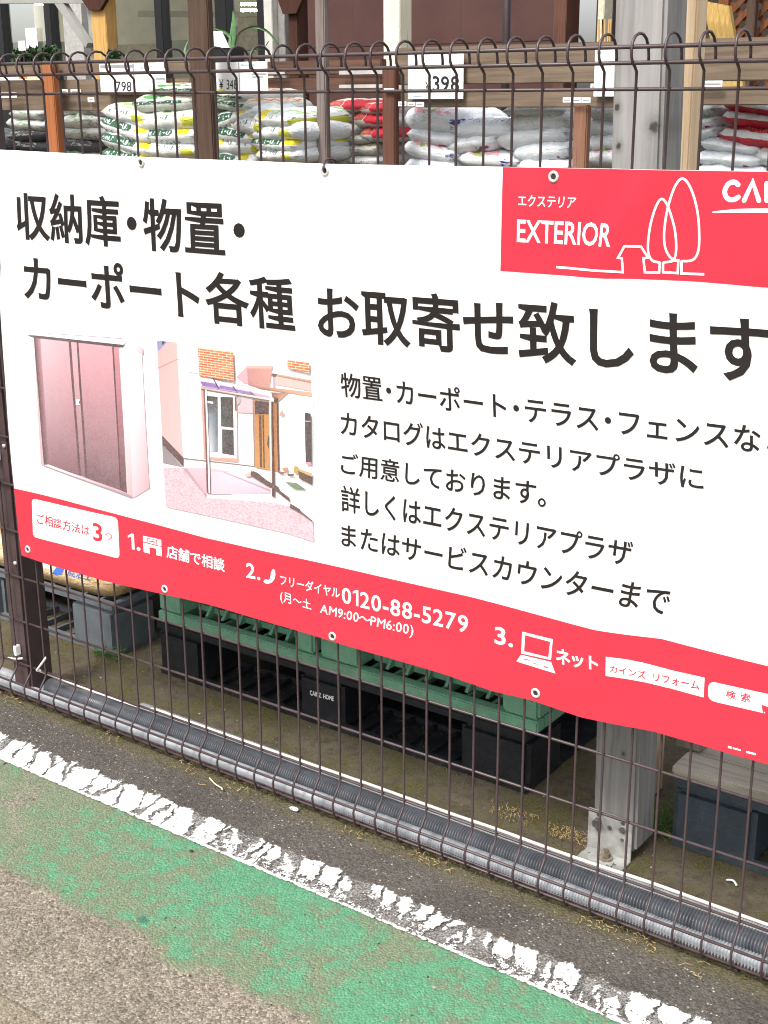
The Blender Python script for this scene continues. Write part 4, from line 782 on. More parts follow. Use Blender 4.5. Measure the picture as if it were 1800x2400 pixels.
B_red = bag_mat('red_label_bag', (.62, .6, .57, 1), [(.5, 1, .3, .9, RED, 0), (.1, .48, .5, .82, (.42, .05, .05, 1), 0), (.15, .45, .56, .76, (.5, .26, .06, 1), 1), (.05, .5, .12, .3, (.16, .2, .1, 1), 2)])
B_strip = bag_mat('red_white_striped_bag', (.76, .75, .74, 1), [(-.2, 1.2, -.1, .46, RED, 0), (-.2, 1.2, .70, 1.2, (.5, .03, .04, 1), 0), (-.2, 1.2, .74, 1.0, (.7, .3, .3, 1), 1)], .28)
B_straw = bag_mat('straw_top_bag', (.72, .73, .74, 1), [(0, 1, .62, 1.1, (.5, .4, .24, 1), 2), (.4, .9, .8, 1, (.05, .05, .05, 1), 1)])
B_tan = bag_mat('tan_pumice_bag', (.86, .64, .38, 1), [(-.1, 1.1, .5, .8, (.86, .82, .72, 1), 2)], .28, (.72, .46, .2, 1))  # pale patches paint highlights of the plastic into the colour
BM = [bag_mesh(k) for k in range(6)]
_bm_mat = {}
cnt = [0]
def bag(px0, px1, py, th, Y, mat, label, group, depth=.42, tilt=0.0, name='soil_bag', tz=None, mesh=None):
    a, c_ = at(px0, py, Y), at(px1, py, Y); t_ = (at(px0, py-th/2, Y).z-at(px0, py+th/2, Y).z)
    k = mesh if mesh is not None else cnt[0] % 6; cnt[0] += 1
    if (k, mat.name) not in _bm_mat:
        me = BM[k].copy(); me.materials.append(mat); _bm_mat[k, mat.name] = me
    o = bpy.data.objects.new(name, _bm_mat[k, mat.name]); COL.objects.link(o)
    o.location = ((a.x+c_.x)/2, Y+depth/2-.03, (a.z+c_.z)/2); o.scale = (c_.x-a.x, depth, t_*1.32); o.rotation_euler = (random.uniform(-.02, .02), tilt, random.uniform(-.05, .05))
    return tag(o, label, 'bag', group)
GRP = {'left': 'clear and black soil bags left of the slim orange post', 'leaf': 'leaf print soil bags beside the dark brown post', 'mix': 'mixed soil bags behind the slim grey post', 'white': 'white and pink bags in the middle bay', 'far': 'bags in the bay behind the pine stud', 'tan': 'tan pumice bags on the grey pallet'}
ORD = ['topmost', 'second', 'third', 'fourth', 'fifth', 'sixth', 'seventh', 'eighth']
rows = []
# (px0, px1, py, thick, Y, material, tilt, group, description)
for i, (x0, x1, y, t_, mt, tl, d) in enumerate([(25, 112, 268, 26, B_clear, .0, 'pale clear bag'), (18, 118, 292, 30, B_clear, .05, 'pale clear bag with green print'), (12, 120, 318, 30, B_dark, -.05, 'glossy black bag'), (8, 122, 345, 30, B_dark, .03, 'glossy black bag'), (4, 122, 372, 30, B_dark, .0, 'glossy black bag')]):
    rows.append((x0, x1, y, t_, 2.55, mt, tl, 'left', '%s, %s in the pile left of the orange post' % (d, ORD[i])))
rows.append((-90, 28, 338, 40, 2.50, B_dark, .1, 'left', 'glossy black bag cut by the left picture edge, upper one')); rows.append((-90, 20, 372, 34, 2.50, B_dark, .0, 'left', 'glossy black bag cut by the left picture edge, lower one'))
for i, (x0, x1, y, t_, mt, tl) in enumerate([(140, 262, 256, 30, B_clear, .05), (140, 252, 284, 34, B_clear, -.04), (138, 256, 312, 32, B_clear, .03), (138, 254, 340, 32, B_dark, .02), (138, 254, 368, 30, B_clear, 0)]):
    rows.append((x0, x1, y, t_, 2.5, mt, tl, 'left', '%s bag, %s in the pile right of the orange post' % ('glossy black' if mt is B_dark else 'grey clear', ORD[i])))
for i, (x0, x1, y, t_, mt, tl, d) in enumerate([(352, 468, 212, 24, B_org, .0, 'green and orange bag'), (312, 458, 242, 36, B_org, -.03, 'white bag with orange top'), (240, 360, 272, 36, B_yel, .12, 'white bag with yellow corner'), (318, 470, 284, 44, B_yel, -.06, 'white bag with yellow and pale green print'), (236, 365, 305, 40, B_leaf, .2, 'white bag with dark green band'), (335, 470, 322, 36, B_leaf, -.02, 'white bag with dark green band'), (238, 362, 338, 38, B_leaf, .16, 'white bag with dark green band'), (340, 472, 354, 36, B_yel, .0, 'white bag with yellow print'), (236, 365, 372, 36, B_leaf, .1, 'white bag with green print')]):
    rows.append((x0, x1, y, t_, 1.98, mt, tl, 'leaf', '%s left of dark brown post, %s from top' % (d, ['first', 'second', 'third', 'fourth', 'fifth', 'sixth', 'seventh', 'eighth', 'ninth'][i])))
for i, (x0, x1, y, t_, mt, tl, d) in enumerate([(488, 575, 225, 24, B_org, .05, 'orange topped bag'), (495, 592, 246, 32, B_org, .12, 'green printed bag'), (486, 600, 280, 40, B_leaf, -.25, 'white bag with dark green band'), (545, 622, 292, 42, B_yel, .05, 'white bag with yellow corner'), (600, 690, 278, 32, B_yel, .06, 'bag with a yellow corner'), (484, 598, 318, 38, B_leaf, .12, 'white bag with dark green band'), (590, 702, 314, 36, B_yel, -.08, 'yellow green bag'), (486, 600, 346, 34, B_yel, .02, 'pale bag with yellow corner'), (588, 694, 338, 32, B_leaf, .05, 'white bag'), (490, 610, 374, 32, B_leaf, .0, 'white bag with green print'), (600, 700, 364, 30, B_yel, .0, 'white bag')]):
    rows.append((x0, x1, y, t_, 2.08, mt, tl, 'leaf', '%s right of dark brown post, %s from top' % (d, ['first', 'second', 'third', 'fourth', 'fifth', 'sixth', 'seventh', 'eighth', 'ninth', 'tenth', 'eleventh'][i])))
for i, (x0, x1, y, t_, mt, tl, d) in enumerate([(690, 752, 270, 24, B_mix, .05, 'blue tinted bag'), (688, 760, 292, 26, B_mix, .0, 'olive bag'), (690, 758, 314, 26, B_mix, -.05, 'olive bag'), (694, 762, 336, 24, B_mix, .03, 'olive bag'), (692, 760, 358, 24, B_mix, 0, 'olive bag'), (692, 760, 380, 24, B_mix, 0, 'olive bag')]):
    rows.append((x0, x1, y, t_, 2.35, mt, tl, 'mix', '%s left of the slim grey post, %s in its pile' % (d, ORD[i])))
for i, (x0, x1, y, t_, mt, tl, d) in enumerate([(765, 862, 250, 24, B_red, .02, 'bag with red label'), (846, 905, 258, 24, B_red, -.05, 'bright red bag'), (768, 830, 276, 26, B_red, .0, 'red and grey bag'), (826, 905, 284, 30, B_red, .0, 'red and grey bag'), (764, 848, 304, 28, B_mix, .03, 'olive printed bag'), (846, 906, 316, 28, B_red, .0, 'bright red bag'), (764, 870, 328, 24, B_mix, .0, 'olive printed bag'), (764, 885, 352, 26, B_mix, -.03, 'grey bag with olive print'), (768, 890, 376, 26, B_clear, 0, 'grey bag')]):
    rows.append((x0, x1, y, t_, 2.42, mt, tl, 'mix', '%s right of slim grey post, %s from top' % (d, ['first', 'second', 'third', 'fourth', 'fifth', 'sixth', 'seventh', 'eighth', 'ninth'][i])))
for i, (x0, x1, y, t_, mt, tl, d) in enumerate([(948, 1078, 284, 50, B_pink, .08, 'white bag with pink print, upper left'), (1062, 1208, 306, 40, B_white, -.02, 'white bag, upper middle'), (1195, 1342, 284, 50, B_straw, -.06, 'white bag with straw coloured top, upper right'), (1180, 1330, 262, 26, B_straw, .0, 'white bag lying on the very top at right'), (955, 1075, 324, 36, B_white, .12, 'white bag, second row left'), (1050, 1175, 334, 40, B_white, -.16, 'white bag, second row middle'), (1162, 1340, 322, 46, B_white, -.1, 'white bag, second row right'), (946, 1078, 356, 38, B_pink, .12, 'white bag with pink print, lower left'), (1075, 1222, 374, 34, B_pink, .03, 'white bag with blue corner, lower middle'), (1200, 1340, 354, 42, B_white, -.1, 'white bag, lower right'), (950, 1080, 390, 34, B_white, 0, 'white bag, bottom left'), (1210, 1340, 388, 34, B_white, 0, 'white bag, bottom right')]):
    rows.append((x0, x1, y, t_, 2.36, mt, tl, 'white', d+' of the middle bay'))
rows.append((965, 1100, 258, 24, B_pink, .05, 2.9, 'x'));
rows = [r for r in rows if r[-1] != 'x']
for i, (x0, x1, y, t_, mt, tl, d) in enumerate([(1378, 1475, 262, 40, B_straw, .0, 'straw topped bag'), (1376, 1470, 300, 36, B_white, .05, 'white bag'), (1376, 1470, 334, 36, B_white, -.08, 'white bag'), (1376, 1470, 372, 36, B_pink, .0, 'white bag with blue corner')]):
    rows.append((x0, x1, y, t_, 2.36, mt, tl, 'white', '%s just left of thick grey post, %s in its pile' % (d, ORD[i])))
for i, (x0, x1, y, t_, mt, tl, d) in enumerate([(1600, 1690, 266, 32, B_clear, -.25, 'grey white bag seen end on'), (1600, 1690, 292, 30, B_white, -.22, 'grey white bag seen end on'), (1600, 1690, 318, 30, B_white, -.2, 'grey white bag seen end on'), (1690, 1860, 254, 30, B_strip, .14, 'red and white striped bag'), (1688, 1862, 284, 36, B_strip, .10, 'red and white striped bag'), (1688, 1862, 322, 40, B_strip, .10, 'red and white striped bag'), (1640, 1790, 346, 30, B_white, .12, 'white bag'), (1630, 1800, 374, 36, B_white, .03, 'white bag with pale blue side'), (1760, 1880, 372, 40, B_straw, .2, 'white bag with brown marks'), (1630, 1810, 402, 30, B_white, 0, 'white bag')]):
    rows.append((x0, x1, y, t_, 1.75, mt, tl, 'far', '%s behind the pine stud, %s in its pile' % (d, ['first', 'second', 'third', 'first', 'second', 'third', 'fourth', 'fifth', 'sixth', 'seventh'][i])))
for r in rows: bag(r[0], r[1], r[2], r[3], r[4], r[5], r[8], GRP[r[7]], tilt=r[6])
# hidden timber benches carrying the piles
M_bench = wood('bench_boards', (.1, .07, .045, 1), (.17, .12, .08, 1), 'x')
for x0, x1, y0, y1, zt, lb in ((-4.3, -2.55, 2.1, 3.05, 1.05, 'left bay'), (-2.95, -1.55, 1.9, 2.6, 1.0, 'bay beside the dark brown post'), (-1.98, -.3, 2.3, 3.0, 1.01, 'middle bay'), (-.05, .55, 1.7, 2.3, 1.06, 'right bay')):
    r = empty('timber_bench', ((x0+x1)/2, (y0+y1)/2, 0), 'brown timber bench carrying the bags of the %s' % lb, 'bench')
    m = MB()
    for k in range(5): yy = y0+(y1-y0)*k/5; m.box(x0, x1, yy, yy+(y1-y0)/5-.012, zt-.03, zt, .002)
    m.build('bench_top', M_bench, r)
    for sx in (x0+.06, x1-.06):
        for sy in (y0+.06, y1-.07): m = MB(); m.box(sx-.04, sx+.04, sy-.04, sy+.04, .003, zt-.031); m.build('leg', M_bench, r)
# tan bags on the grey pallet
def tanbag(x0, x1, y0, y1, z, th, label, k):
    me = bag_mesh(k+11, 9, .4, 8, .4); me.materials.append(B_tan); o = bpy.data.objects.new('pumice_bag', me); COL.objects.link(o)
    o.location = ((x0+x1)/2, (y0+y1)/2, z+th*.5); o.scale = (x1-x0, y1-y0, th*1.02); return tag(o, label, 'bag', GRP['tan'])
tz = .146
t0 = tanbag(-1.46, -.885, .300, .72, tz-.004, .098, 'tan bag with blue lettering at the bottom of the stack beside the fence post', 2)
tanbag(-2.02, -1.43, .31, .72, tz-.004, .098, 'tan bag at the far left of the bottom layer', 3)
for k in range(1, 6):
    tanbag(-1.47, -.90, .31, .72, tz-.004+.088*k, .098, 'tan bag, layer %s of the stack left of the fence post' % ['', 'two', 'three', 'four', 'five', 'six'][k], (k+2) % 6)
    tanbag(-2.02, -1.44, .31, .72, tz-.004+.088*k, .098, 'tan bag at far left, layer %s of the stack' % ['', 'two', 'three', 'four', 'five', 'six'][k], (k+4) % 6)
ink_blue = plain('blue_bag_ink', (.03, .12, .5, 1), .4)
def bag_ink(pts, label='bag_print'):
    m = MB(); m.face(pts); return m
# lettering follows the bulging front of the lowest bag: project every vertex onto it
def on_bag(bm, o):
    dg = bpy.context.evaluated_depsgraph_get(); inv = o.matrix_basis.inverted()
    for v in bm.verts:
        a = inv @ Vector((v.co.x, .1, v.co.z)); d = (inv.to_3x3() @ Vector((0, 1, 0))).normalized()
        hit, loc, nn, idx = o.ray_cast(a, d)
        v.co.y = (o.matrix_basis @ loc).y-.0015 if hit else .31
ci = crop(0, 1250, 4.1475)
bpy.context.view_layer.update()
bm = lettering('bag_lettering', '鹿沼土', ci(640, 322), ci(655, 412), ci(880, 372), ci(870, 462), None, .0, surf=lambda x, y: at(x, y, .305).xz)
bmesh.ops.subdivide_edges(bm, edges=bm.edges[:], cuts=1); on_bag(bm, t0)
m = MB(); m.bm.free(); m.bm = bm; bl = m.build('bag_lettering', ink_blue); bl.parent = t0; bl.matrix_parent_inverse = t0.matrix_basis.inverted()
bm = bmesh.new(); q = [at(*ci(*u), .305) for u in ((530, 385), (605, 400), (615, 330), (550, 315))]; bm.faces.new([bm.verts.new(v) for v in q]); bmesh.ops.subdivide_edges(bm, edges=bm.edges[:], cuts=5, use_grid_fill=True); on_bag(bm, t0)
m = MB(); m.bm.free(); m.bm = bm; bl = m.build('blue_patch', ink_blue); bl.parent = t0; bl.matrix_parent_inverse = t0.matrix_basis.inverted()

# ---------------------------------------------------------------- timber racks, boards, price cards
def W(name, c0, c1, ax='z', **k): return wood(name, tuple(c0)+(1,), tuple(c1)+(1,), ax, **k)
M_dkw = W('dark_stained_post', (.045, .027, .018), (.085, .052, .036)); M_orw = W('orange_stained_post', (.22, .075, .028), (.36, .13, .05)); M_grw = W('grey_brown_post', (.10, .078, .07), (.2, .165, .15)); M_rdw = W('red_brown_post', (.075, .032, .022), (.125, .055, .038))
M_brd = W('tan_rack_board', (.105, .074, .05), (.19, .142, .102), 'x'); M_brd2 = W('shadowed_rack_board', (.07, .034, .022), (.125, .066, .044), 'x'); M_ylw = W('golden_timber_post', (.42, .24, .07), (.56, .34, .12))  # M_brd2: shadow on these boards is put into the darker brown
def upright(name, px0, px1, pxd, py_top, Y, mat, label, cat='post', foot=None, lean=0):
    """square post: front face px0..px1 at about pixel row 250, side face to pxd"""
    a, c_ = at(px0, 250, Y), at(px1, 250, Y); k = at(pxd, 250, Y); w = c_.x-a.x
    dep = max(.03, min(.12, (k.x-c_.x)/.75)); zt = at(px0, py_top, Y).z
    m = MB(); m.box(a.x, c_.x, Y, Y+dep, .003, zt, .004)
    return tag(m.build(name, mat, None, False, ((a.x+c_.x)/2, Y+dep/2, 0)), label, cat)
upright('rack_post', 105, 129, 140, 146, 2.2, M_orw, 'slim orange brown timber post at the left rack')
upright('rack_post', 449, 496, 504, -260, 1.86, M_dkw, 'broad dark brown timber post between the two leaf print bag piles')
upright('rack_post', 741, 763, 768, -260, 2.2, M_grw, 'slim grey brown timber post left of the middle bay')
d_ = upright('rack_post', 895, 925, 931, 160, 2.2, M_rdw, 'short red brown rack post at the left end of the middle boards')
e_ = upright('rack_post', 1345, 1377, 1384, 246, 2.2, W('dull_brown_post', (.15, .07, .042), (.25, .125, .08)), 'short dull brown rack post under the right end of the middle boards')
def board(px0, px1, pt, pb, Y, mat, label, th=.04, xa=None):
    a, c_ = at(px0, (pt+pb)/2, Y), at(px1, (pt+pb)/2, Y); zt, zb = at((px0+px1)/2, pt, Y).z, at((px0+px1)/2, pb, Y).z
    m = MB(); m.box(a.x, c_.x, Y, Y+th, zb, zt, .003); return tag(m.build('rack_board', mat, None, False, ((a.x+c_.x)/2, Y, zb)), label, 'board')
board(-160, 446, 146, 176, 2.26, M_brd, 'upper tan board of the left rack carrying the white price card')
board(-160, 446, 187, 218, 2.27, M_brd, 'middle tan board of the left rack')
board(-160, 330, 224, 259, 2.28, M_brd, 'lowest tan board of the left rack above the clear bags')
board(492, 893, 143, 176, 2.62, M_brd2, 'upper dark brown board behind the slim grey post')
board(492, 893, 182, 218, 2.63, M_brd2, 'lower dark brown board behind the slim grey post')
board(926, 1470, 104, 196, 2.24, M_brd, 'wide tan board across the top of the middle bay')
board(926, 1470, 212, 252, 2.24, M_brd, 'narrow tan board below the wide one in the middle bay')
board(1600, 1990, 86, 189, 1.62, M_brd, 'wide tan board of the rack right of the pine stud')
board(1600, 1990, 206, 247, 1.62, M_brd, 'narrow tan board of the rack right of the pine stud')
def card(px0, px1, pt, pb, Y, label, name='price_card', mat=None):
    a, c_ = at(px0, pt, Y), at(px1, pb, Y); b2 = at(px0, pb, Y); d2 = at(px1, pt, Y)
    m = MB(); m.box(a.x, c_.x, Y-.002, Y, (b2.z+c_.z)/2, (a.z+d2.z)/2); return tag(m.build(name, mat or M_white, None, False, ((a.x+c_.x)/2, Y, b2.z)), label, 'sign')
def cardtext(o, s, px0, px1, pt, pb, Y, mat=M_black, bold=.0):
    bm = lettering('t', s, (px0, pt), (px0, pb), (px1, pt), (px1, pb), None, bold, surf=lambda x, y: at(x, y, Y).xz)
    for v in bm.verts: v.co.y = Y-.0035
    m = MB(); m.bm.free(); m.bm = bm; m.build('price_lettering', mat, o)
def cardpatch(o, px0, px1, pt, pb, Y, mat, name='print_patch'):
    a, c_ = at(px0, pt, Y), at(px1, pb, Y); m = MB(); m.face([(a.x, Y-.0032, a.z), (c_.x, Y-.0032, a.z), (c_.x, Y-.0032, c_.z), (a.x, Y-.0032, c_.z)]); m.build(name, mat, o)
M_pale = plain('pale_blue_print', (.5, .6, .68, 1), .5, 0, .2, 60); M_gtxt = plain('grey_print', (.3, .3, .32, 1), .5); M_oprint = plain('orange_print', (.75, .22, .03, 1), .5); M_cream = plain('cream_print', (.8, .66, .42, 1), .5)
M_dgr = plain('dark_green_print', (.03, .1, .06, 1), .5)
Y = 2.235
o = card(233, 391, 148, 219, Y, 'white price card reading 798 on the left rack'); cardtext(o, '798', 273, 309, 191, 214, Y)
cardpatch(o, 236, 312, 153, 158, Y, M_gtxt); cardpatch(o, 314.5, 315.5, 149, 218, Y, M_gtxt); cardpatch(o, 322, 340, 186, 192, Y, M_pale); cardpatch(o, 327, 336, 196, 212, Y, M_pale); cardpatch(o, 342, 354, 200, 206, Y, M_pale); cardpatch(o, 366, 388, 182, 187, Y, M_gtxt); cardpatch(o, 321, 388, 155, 159, Y, M_pale)
Y = 2.0
o = card(506, 629, 145, 217, Y, 'white price card reading 348 right of the dark brown post'); cardtext(o, '¥348', 515, 557, 186, 209, Y)
cardpatch(o, 561.5, 562.3, 146, 216, Y, M_gtxt); cardpatch(o, 510, 528, 209, 216, Y, plain('yellow_print', (.7, .6, .1, 1), .5)); cardpatch(o, 592, 624, 172, 175, Y, M_gtxt); cardpatch(o, 592, 618, 179, 181, Y, M_gtxt); cardpatch(o, 566, 600, 150, 153, Y, M_pale)
Y = 2.22
o = card(957, 1086, 124, 232, Y, 'large white price card reading 398 on the wide middle board'); cardtext(o, '398', 1015, 1077, 178, 214, Y, bold=.01); cardtext(o, '¥', 998, 1012, 192, 211, Y); cardpatch(o, 968, 990, 224, 226, Y, M_pale); cardpatch(o, 960, 966, 208, 210, Y, M_gtxt)
o = card(1396, 1440, 114, 226, Y, 'white price card half hidden by the thick grey post'); cardpatch(o, 1398, 1420, 120, 124, Y, M_pale)
Y = 2.18
for px0, px1, pt, pb, yy, lb in ((900, 924, 207, 217, 2.19, 'small label on the short red brown post'), (934, 953, 238, 249, Y, 'left of three small shelf labels below the 398 card'), (956, 973, 239, 249, Y, 'middle of three small shelf labels below the 398 card'), (975, 994, 239, 250, Y, 'right of three small shelf labels below the 398 card'), (1320, 1340, 228, 240, Y, 'left of three small shelf labels above the short brown post'), (1342, 1362, 228, 241, Y, 'middle of three small shelf labels above the short brown post'), (1364, 1384, 228, 241, Y, 'right of three small shelf labels above the short brown post'), (1385, 1397, 196, 210, Y, 'small label beside the half hidden price card'), (1636, 1693, 189, 204, 1.6, 'pale shelf label below the wide board right of the pine stud'), (0, 40, 217, 229, 2.24, 'white shelf label at the left picture edge'), (206, 222, 228, 239, 2.26, 'small square label left of the 798 card'), (141, 160, 209, 220, 2.24, 'left of two small labels right of the orange post'), (166, 190, 209, 220, 2.24, 'right of two small labels right of the orange post')):
    o = card(px0, px1, pt, pb, yy, lb, 'shelf_label'); cardpatch(o, px0+3, px1-3, (pt+pb)/2-1, (pt+pb)/2+1, yy, M_gtxt)
o = card(-30, 96, 176, 188, 2.24, 'white and orange strip poster on the left rack', 'strip_poster'); cardpatch(o, 45, 65, 176.5, 184, 2.24, M_oprint); cardpatch(o, 65, 95, 177, 187.5, 2.24, M_cream)
for px0, px1, pt, pb, yy, lb in ((610, 668, 166, 174, 2.6, 'pale strip on the upper dark board'), (795, 900, 165, 174, 2.6, 'long pale strip on the dark board left of the short red post'), (795, 900, 198, 206, 2.61, 'lower pale strip on the dark board')):
    card(px0, px1, pt, pb, yy, lb, 'label_rail', plain('label_rail_plastic', (.42, .4, .38, 1), .4))

# ---------------------------------------------------------------- shop building behind
YB = 6.2
M_frame = plain('black_window_frame', (.012, .012, .014, 1), .35); M_whitecol = plain('white_column_paint', (.52, .51, .47, 1), .5, 0, .08, 8); M_greycol = plain('grey_column_paint', (.25, .245, .23, 1), .5)
def siding():
    t = NT('brown_siding_paint'); c = t.co(); x, y, z = t.xyz(c); f = t.noise(c, 3, 3); g = t.noise(t.co('Object', (1, 1, 8)), 40, 3)
    ph = t.math('FRACT', t.math('DIVIDE', t.math('ADD', z, .14), .455)); line = t.math('SUBTRACT', 1.0, t.ramp(ph, .0, .022))
    pv = t.math('FRACT', t.math('DIVIDE', x, .91)); line = t.math('MAXIMUM', line, t.math('MULTIPLY', t.math('SUBTRACT', 1.0, t.ramp(pv, 0, .008)), .5))
    col = t.mix(t.ramp(f, .3, .7), (.058, .024, .021, 1), (.078, .034, .029, 1)); col = t.mix(t.math('MULTIPLY', g, .2), col, (.1, .047, .041, 1)); col = t.mix(t.math('MULTIPLY', line, .7), col, (.02, .008, .007, 1))
    t.bs(Base_Color=col, Roughness=.5, Specular_IOR_Level=.4); t.bump(t.math('SUBTRACT', 1.0, line), .4, .01); return t.m
bx = lambda px, Y=YB: at(px, 80, Y).x
shop = empty('shop_building', (bx(600), YB, 0), 'shop building with dark framed windows at left and brown siding', 'building')
m = MB(); m.box(bx(697), bx(1300), YB, YB+.2, .003, 3.4); m.build('siding_wall', siding(), shop)
m = MB(); m.box(bx(-500), bx(697)-.003, YB+.0, YB+.2, 2.75, 3.4); m.build('lintel', M_whitecol, shop)
m = MB(); m.box(bx(-500), bx(600), YB, YB+.2, .003, .22); m.build('plinth', M_greycol, shop)
for a, e, mt in ((-420, -400, M_frame), (-120, -100, M_frame), (-8, 14, M_frame), (112, 128, M_frame), (247, 259, M_frame), (370, 388, M_frame), (511, 538, M_frame), (609, 634, M_frame)):
    m = MB(); m.box(bx(a), bx(e), YB-.03, YB+.06, .221, 2.748, .004); m.build('mullion', mt, shop)
m = MB(); m.box(bx(635.5), bx(655), YB-.08, YB+.1, .003, 2.748, .004); m.build('column', M_whitecol, shop)
m = MB(); m.box(bx(655.5), bx(672), YB-.02, YB+.1, .003, 2.748, .004); m.build('column', M_greycol, shop)
def glass():
    t = NT('shop_glass'); nt = t.t; out = nt.nodes['Material Output']; g = t.n('BsdfGlossy', Roughness=.015, Color=(.9, .93, .92, 1)); tr = t.n('BsdfTransparent', Color=(.9, .93, .9, 1)); mx = t.n('MixShader', _0=.45)
    nt.links.new(tr.outputs[0], mx.inputs[1]); nt.links.new(g.outputs[0], mx.inputs[2]); nt.links.new(mx.outputs[0], out.inputs[0]); return t.m
M_glass = glass()
for a, e in ((-400, -120), (-100, -8), (14, 112), (128, 247), (259, 370), (388, 511), (538, 609)):
    m = MB(); m.face([(bx(a)+.001, YB+.02, .222), (bx(e)-.001, YB+.02, .222), (bx(e)-.001, YB+.02, 2.747), (bx(a)+.001, YB+.02, 2.747)]); m.build('window_pane', M_glass, shop)
m = MB(); m.box(bx(1300)+.002, bx(1331), YB-.03, YB+.15, .003, 3.2, .004); m.build('door_jamb', M_rdw, shop)
m = MB(); m.box(bx(1331)+.002, bx(1650), YB+1.2, YB+1.3, .003, 3.2); m.build('passage_shade_wall', plain('passage_shade', (.012, .011, .011, 1), .8), shop)  # near-black colour stands in for the shade inside the opening
m = MB(); m.box(bx(1361), bx(1401), YB+.2, YB+.3, .003, 3.2, .004); m.build('dark_panel', plain('dark_brown_panel', (.05, .036, .03, 1), .5), shop)
m = MB(); m.box(bx(1402), bx(1417), YB-.02, YB+.1, .003, 3.2, .004); m.build('cream_jamb', plain('cream_jamb_paint', (.6, .55, .42, 1), .5), shop)
# room behind the glass
M_room = plain('beige_room_wall', (.72, .66, .5, 1), .7, 0, .1, 2)
m = MB(); m.box(bx(-500), bx(697), YB+3.2, YB+3.3, .003, 3.4); m.build('room_wall', M_room, shop)
m = MB(); m.box(bx(-500), bx(697), YB+.21, YB+3.19, 3.0, 3.05); m.build('room_ceiling', M_white, shop)
def emit(name, c, s):
    t = NT(name); t.bs(Base_Color=(0, 0, 0, 1), Emission_Color=c, Emission_Strength=s); return t.m
M_tube = emit('lit_tube', (1, .97, .9, 1), 45)
for k, (a, e, py) in enumerate(((566, 606, 10), (566, 606, 24), (84, 112, 9))):
    Yl = YB+2.2+.2*k; p0, p1 = at(a, py, Yl), at(e, py, Yl)
    m = MB(); m.tube([p0, p1], .014, 8); m.build('ceiling_tube', M_tube, shop)
M_shelf = plain('yellow_stock', (.42, .26, .06, 1), .6, 0, .5, 14); M_shelf2 = plain('green_stock', (.06, .14, .06, 1), .6, 0, .5, 14)
for k, (a, e, pt, mt) in enumerate(((555, 600, 40, M_shelf), (505, 520, 60, M_shelf2), (395, 440, 95, M_shelf2), (270, 360, 105, M_shelf), (20, 110, 100, M_shelf2))):
    p0, p1 = at(a, pt, YB+1.6), at(e, pt, YB+1.6); m = MB(); m.box(p0.x, p1.x, YB+1.6, YB+2, .003, p0.z, .01)
    for j in range(4): m.box(p0.x-.02, p1.x+.02, YB+1.55, YB+1.59, p0.z-.2*j-.16, p0.z-.2*j-.13)
    m.build('stock_shelf', mt, shop)
# free posts with gussets
def gusset_post(px0, px1, gx0, gx1, gy, Y, mat, gm, label):
    a, c_ = at(px0, 80, Y).x, at(px1, 80, Y).x; r = empty('gusset_post', ((a+c_)/2, Y, 0), label, 'post')
    m = MB(); m.box(a, c_, Y, Y+.1, .003, 3.0, .004); m.build('shaft', mat, r)
    g0, g1 = at(gx0, 0, Y), at(gx1, 0, Y); zb = at(px0, gy, Y).z; mid = (a+c_)/2; zz = at(px0, 0, Y).z
    m = MB(); m.prism([(g0.x-.35, Y-.03, zz+.38), (g0.x, Y-.03, zz), (mid-.05, Y-.03, zb), (mid+.05, Y-.03, zb), (g1.x, Y-.03, zz), (g1.x+.35, Y-.03, zz+.38)], (0, .029, 0)); m.build('gusset', gm, r)
M_gus = W('dark_red_gusset', (.035, .012, .008), (.06, .022, .014))
gusset_post(216, 250, 200, 258, 25, 4.6, M_ylw, M_gus, 'golden timber post with dark red gusset in front of the windows')
gusset_post(676, 698, 659, 716, 33, 4.6, M_gus, M_gus, 'dark red timber post with wide gusset at the edge of the brown siding')
a, c_ = at(1167, 80, 4.6).x, at(1184, 80, 4.6).x
m = MB(); m.tube([((a+c_)/2, 4.65, .003), ((a+c_)/2, 4.65, 3.0)], (c_-a)/2, 14)
tag(m.build('steel_pole', plain('purple_brown_steel', (.03, .016, .018, 1), .4), None, True, (a, 4.65, 0)), 'thin dark purple pole in front of the brown siding', 'pole')
a, c_ = at(898, 80, 3.6).x, at(937, 80, 3.6).x
m = MB(); m.box(a, c_, 3.6, 3.7, .003, 3.0, .004); tag(m.build('cream_post', W('cream_timber', (.6, .55, .4), (.75, .71, .56)), None, False, (a, 3.65, 0)), 'cream painted timber post in front of the brown siding', 'post')
m = MB(); a, c_ = at(642, 240, 3.4), at(671, 240, 3.4); m.box(a.x, c_.x, 3.4, 3.48, .003, at(650, 190, 3.4).z, .004); tag(m.build('short_white_post', M_whitecol, None, False, (a.x, 3.44, 0)), 'short white post below the dark boards', 'post')
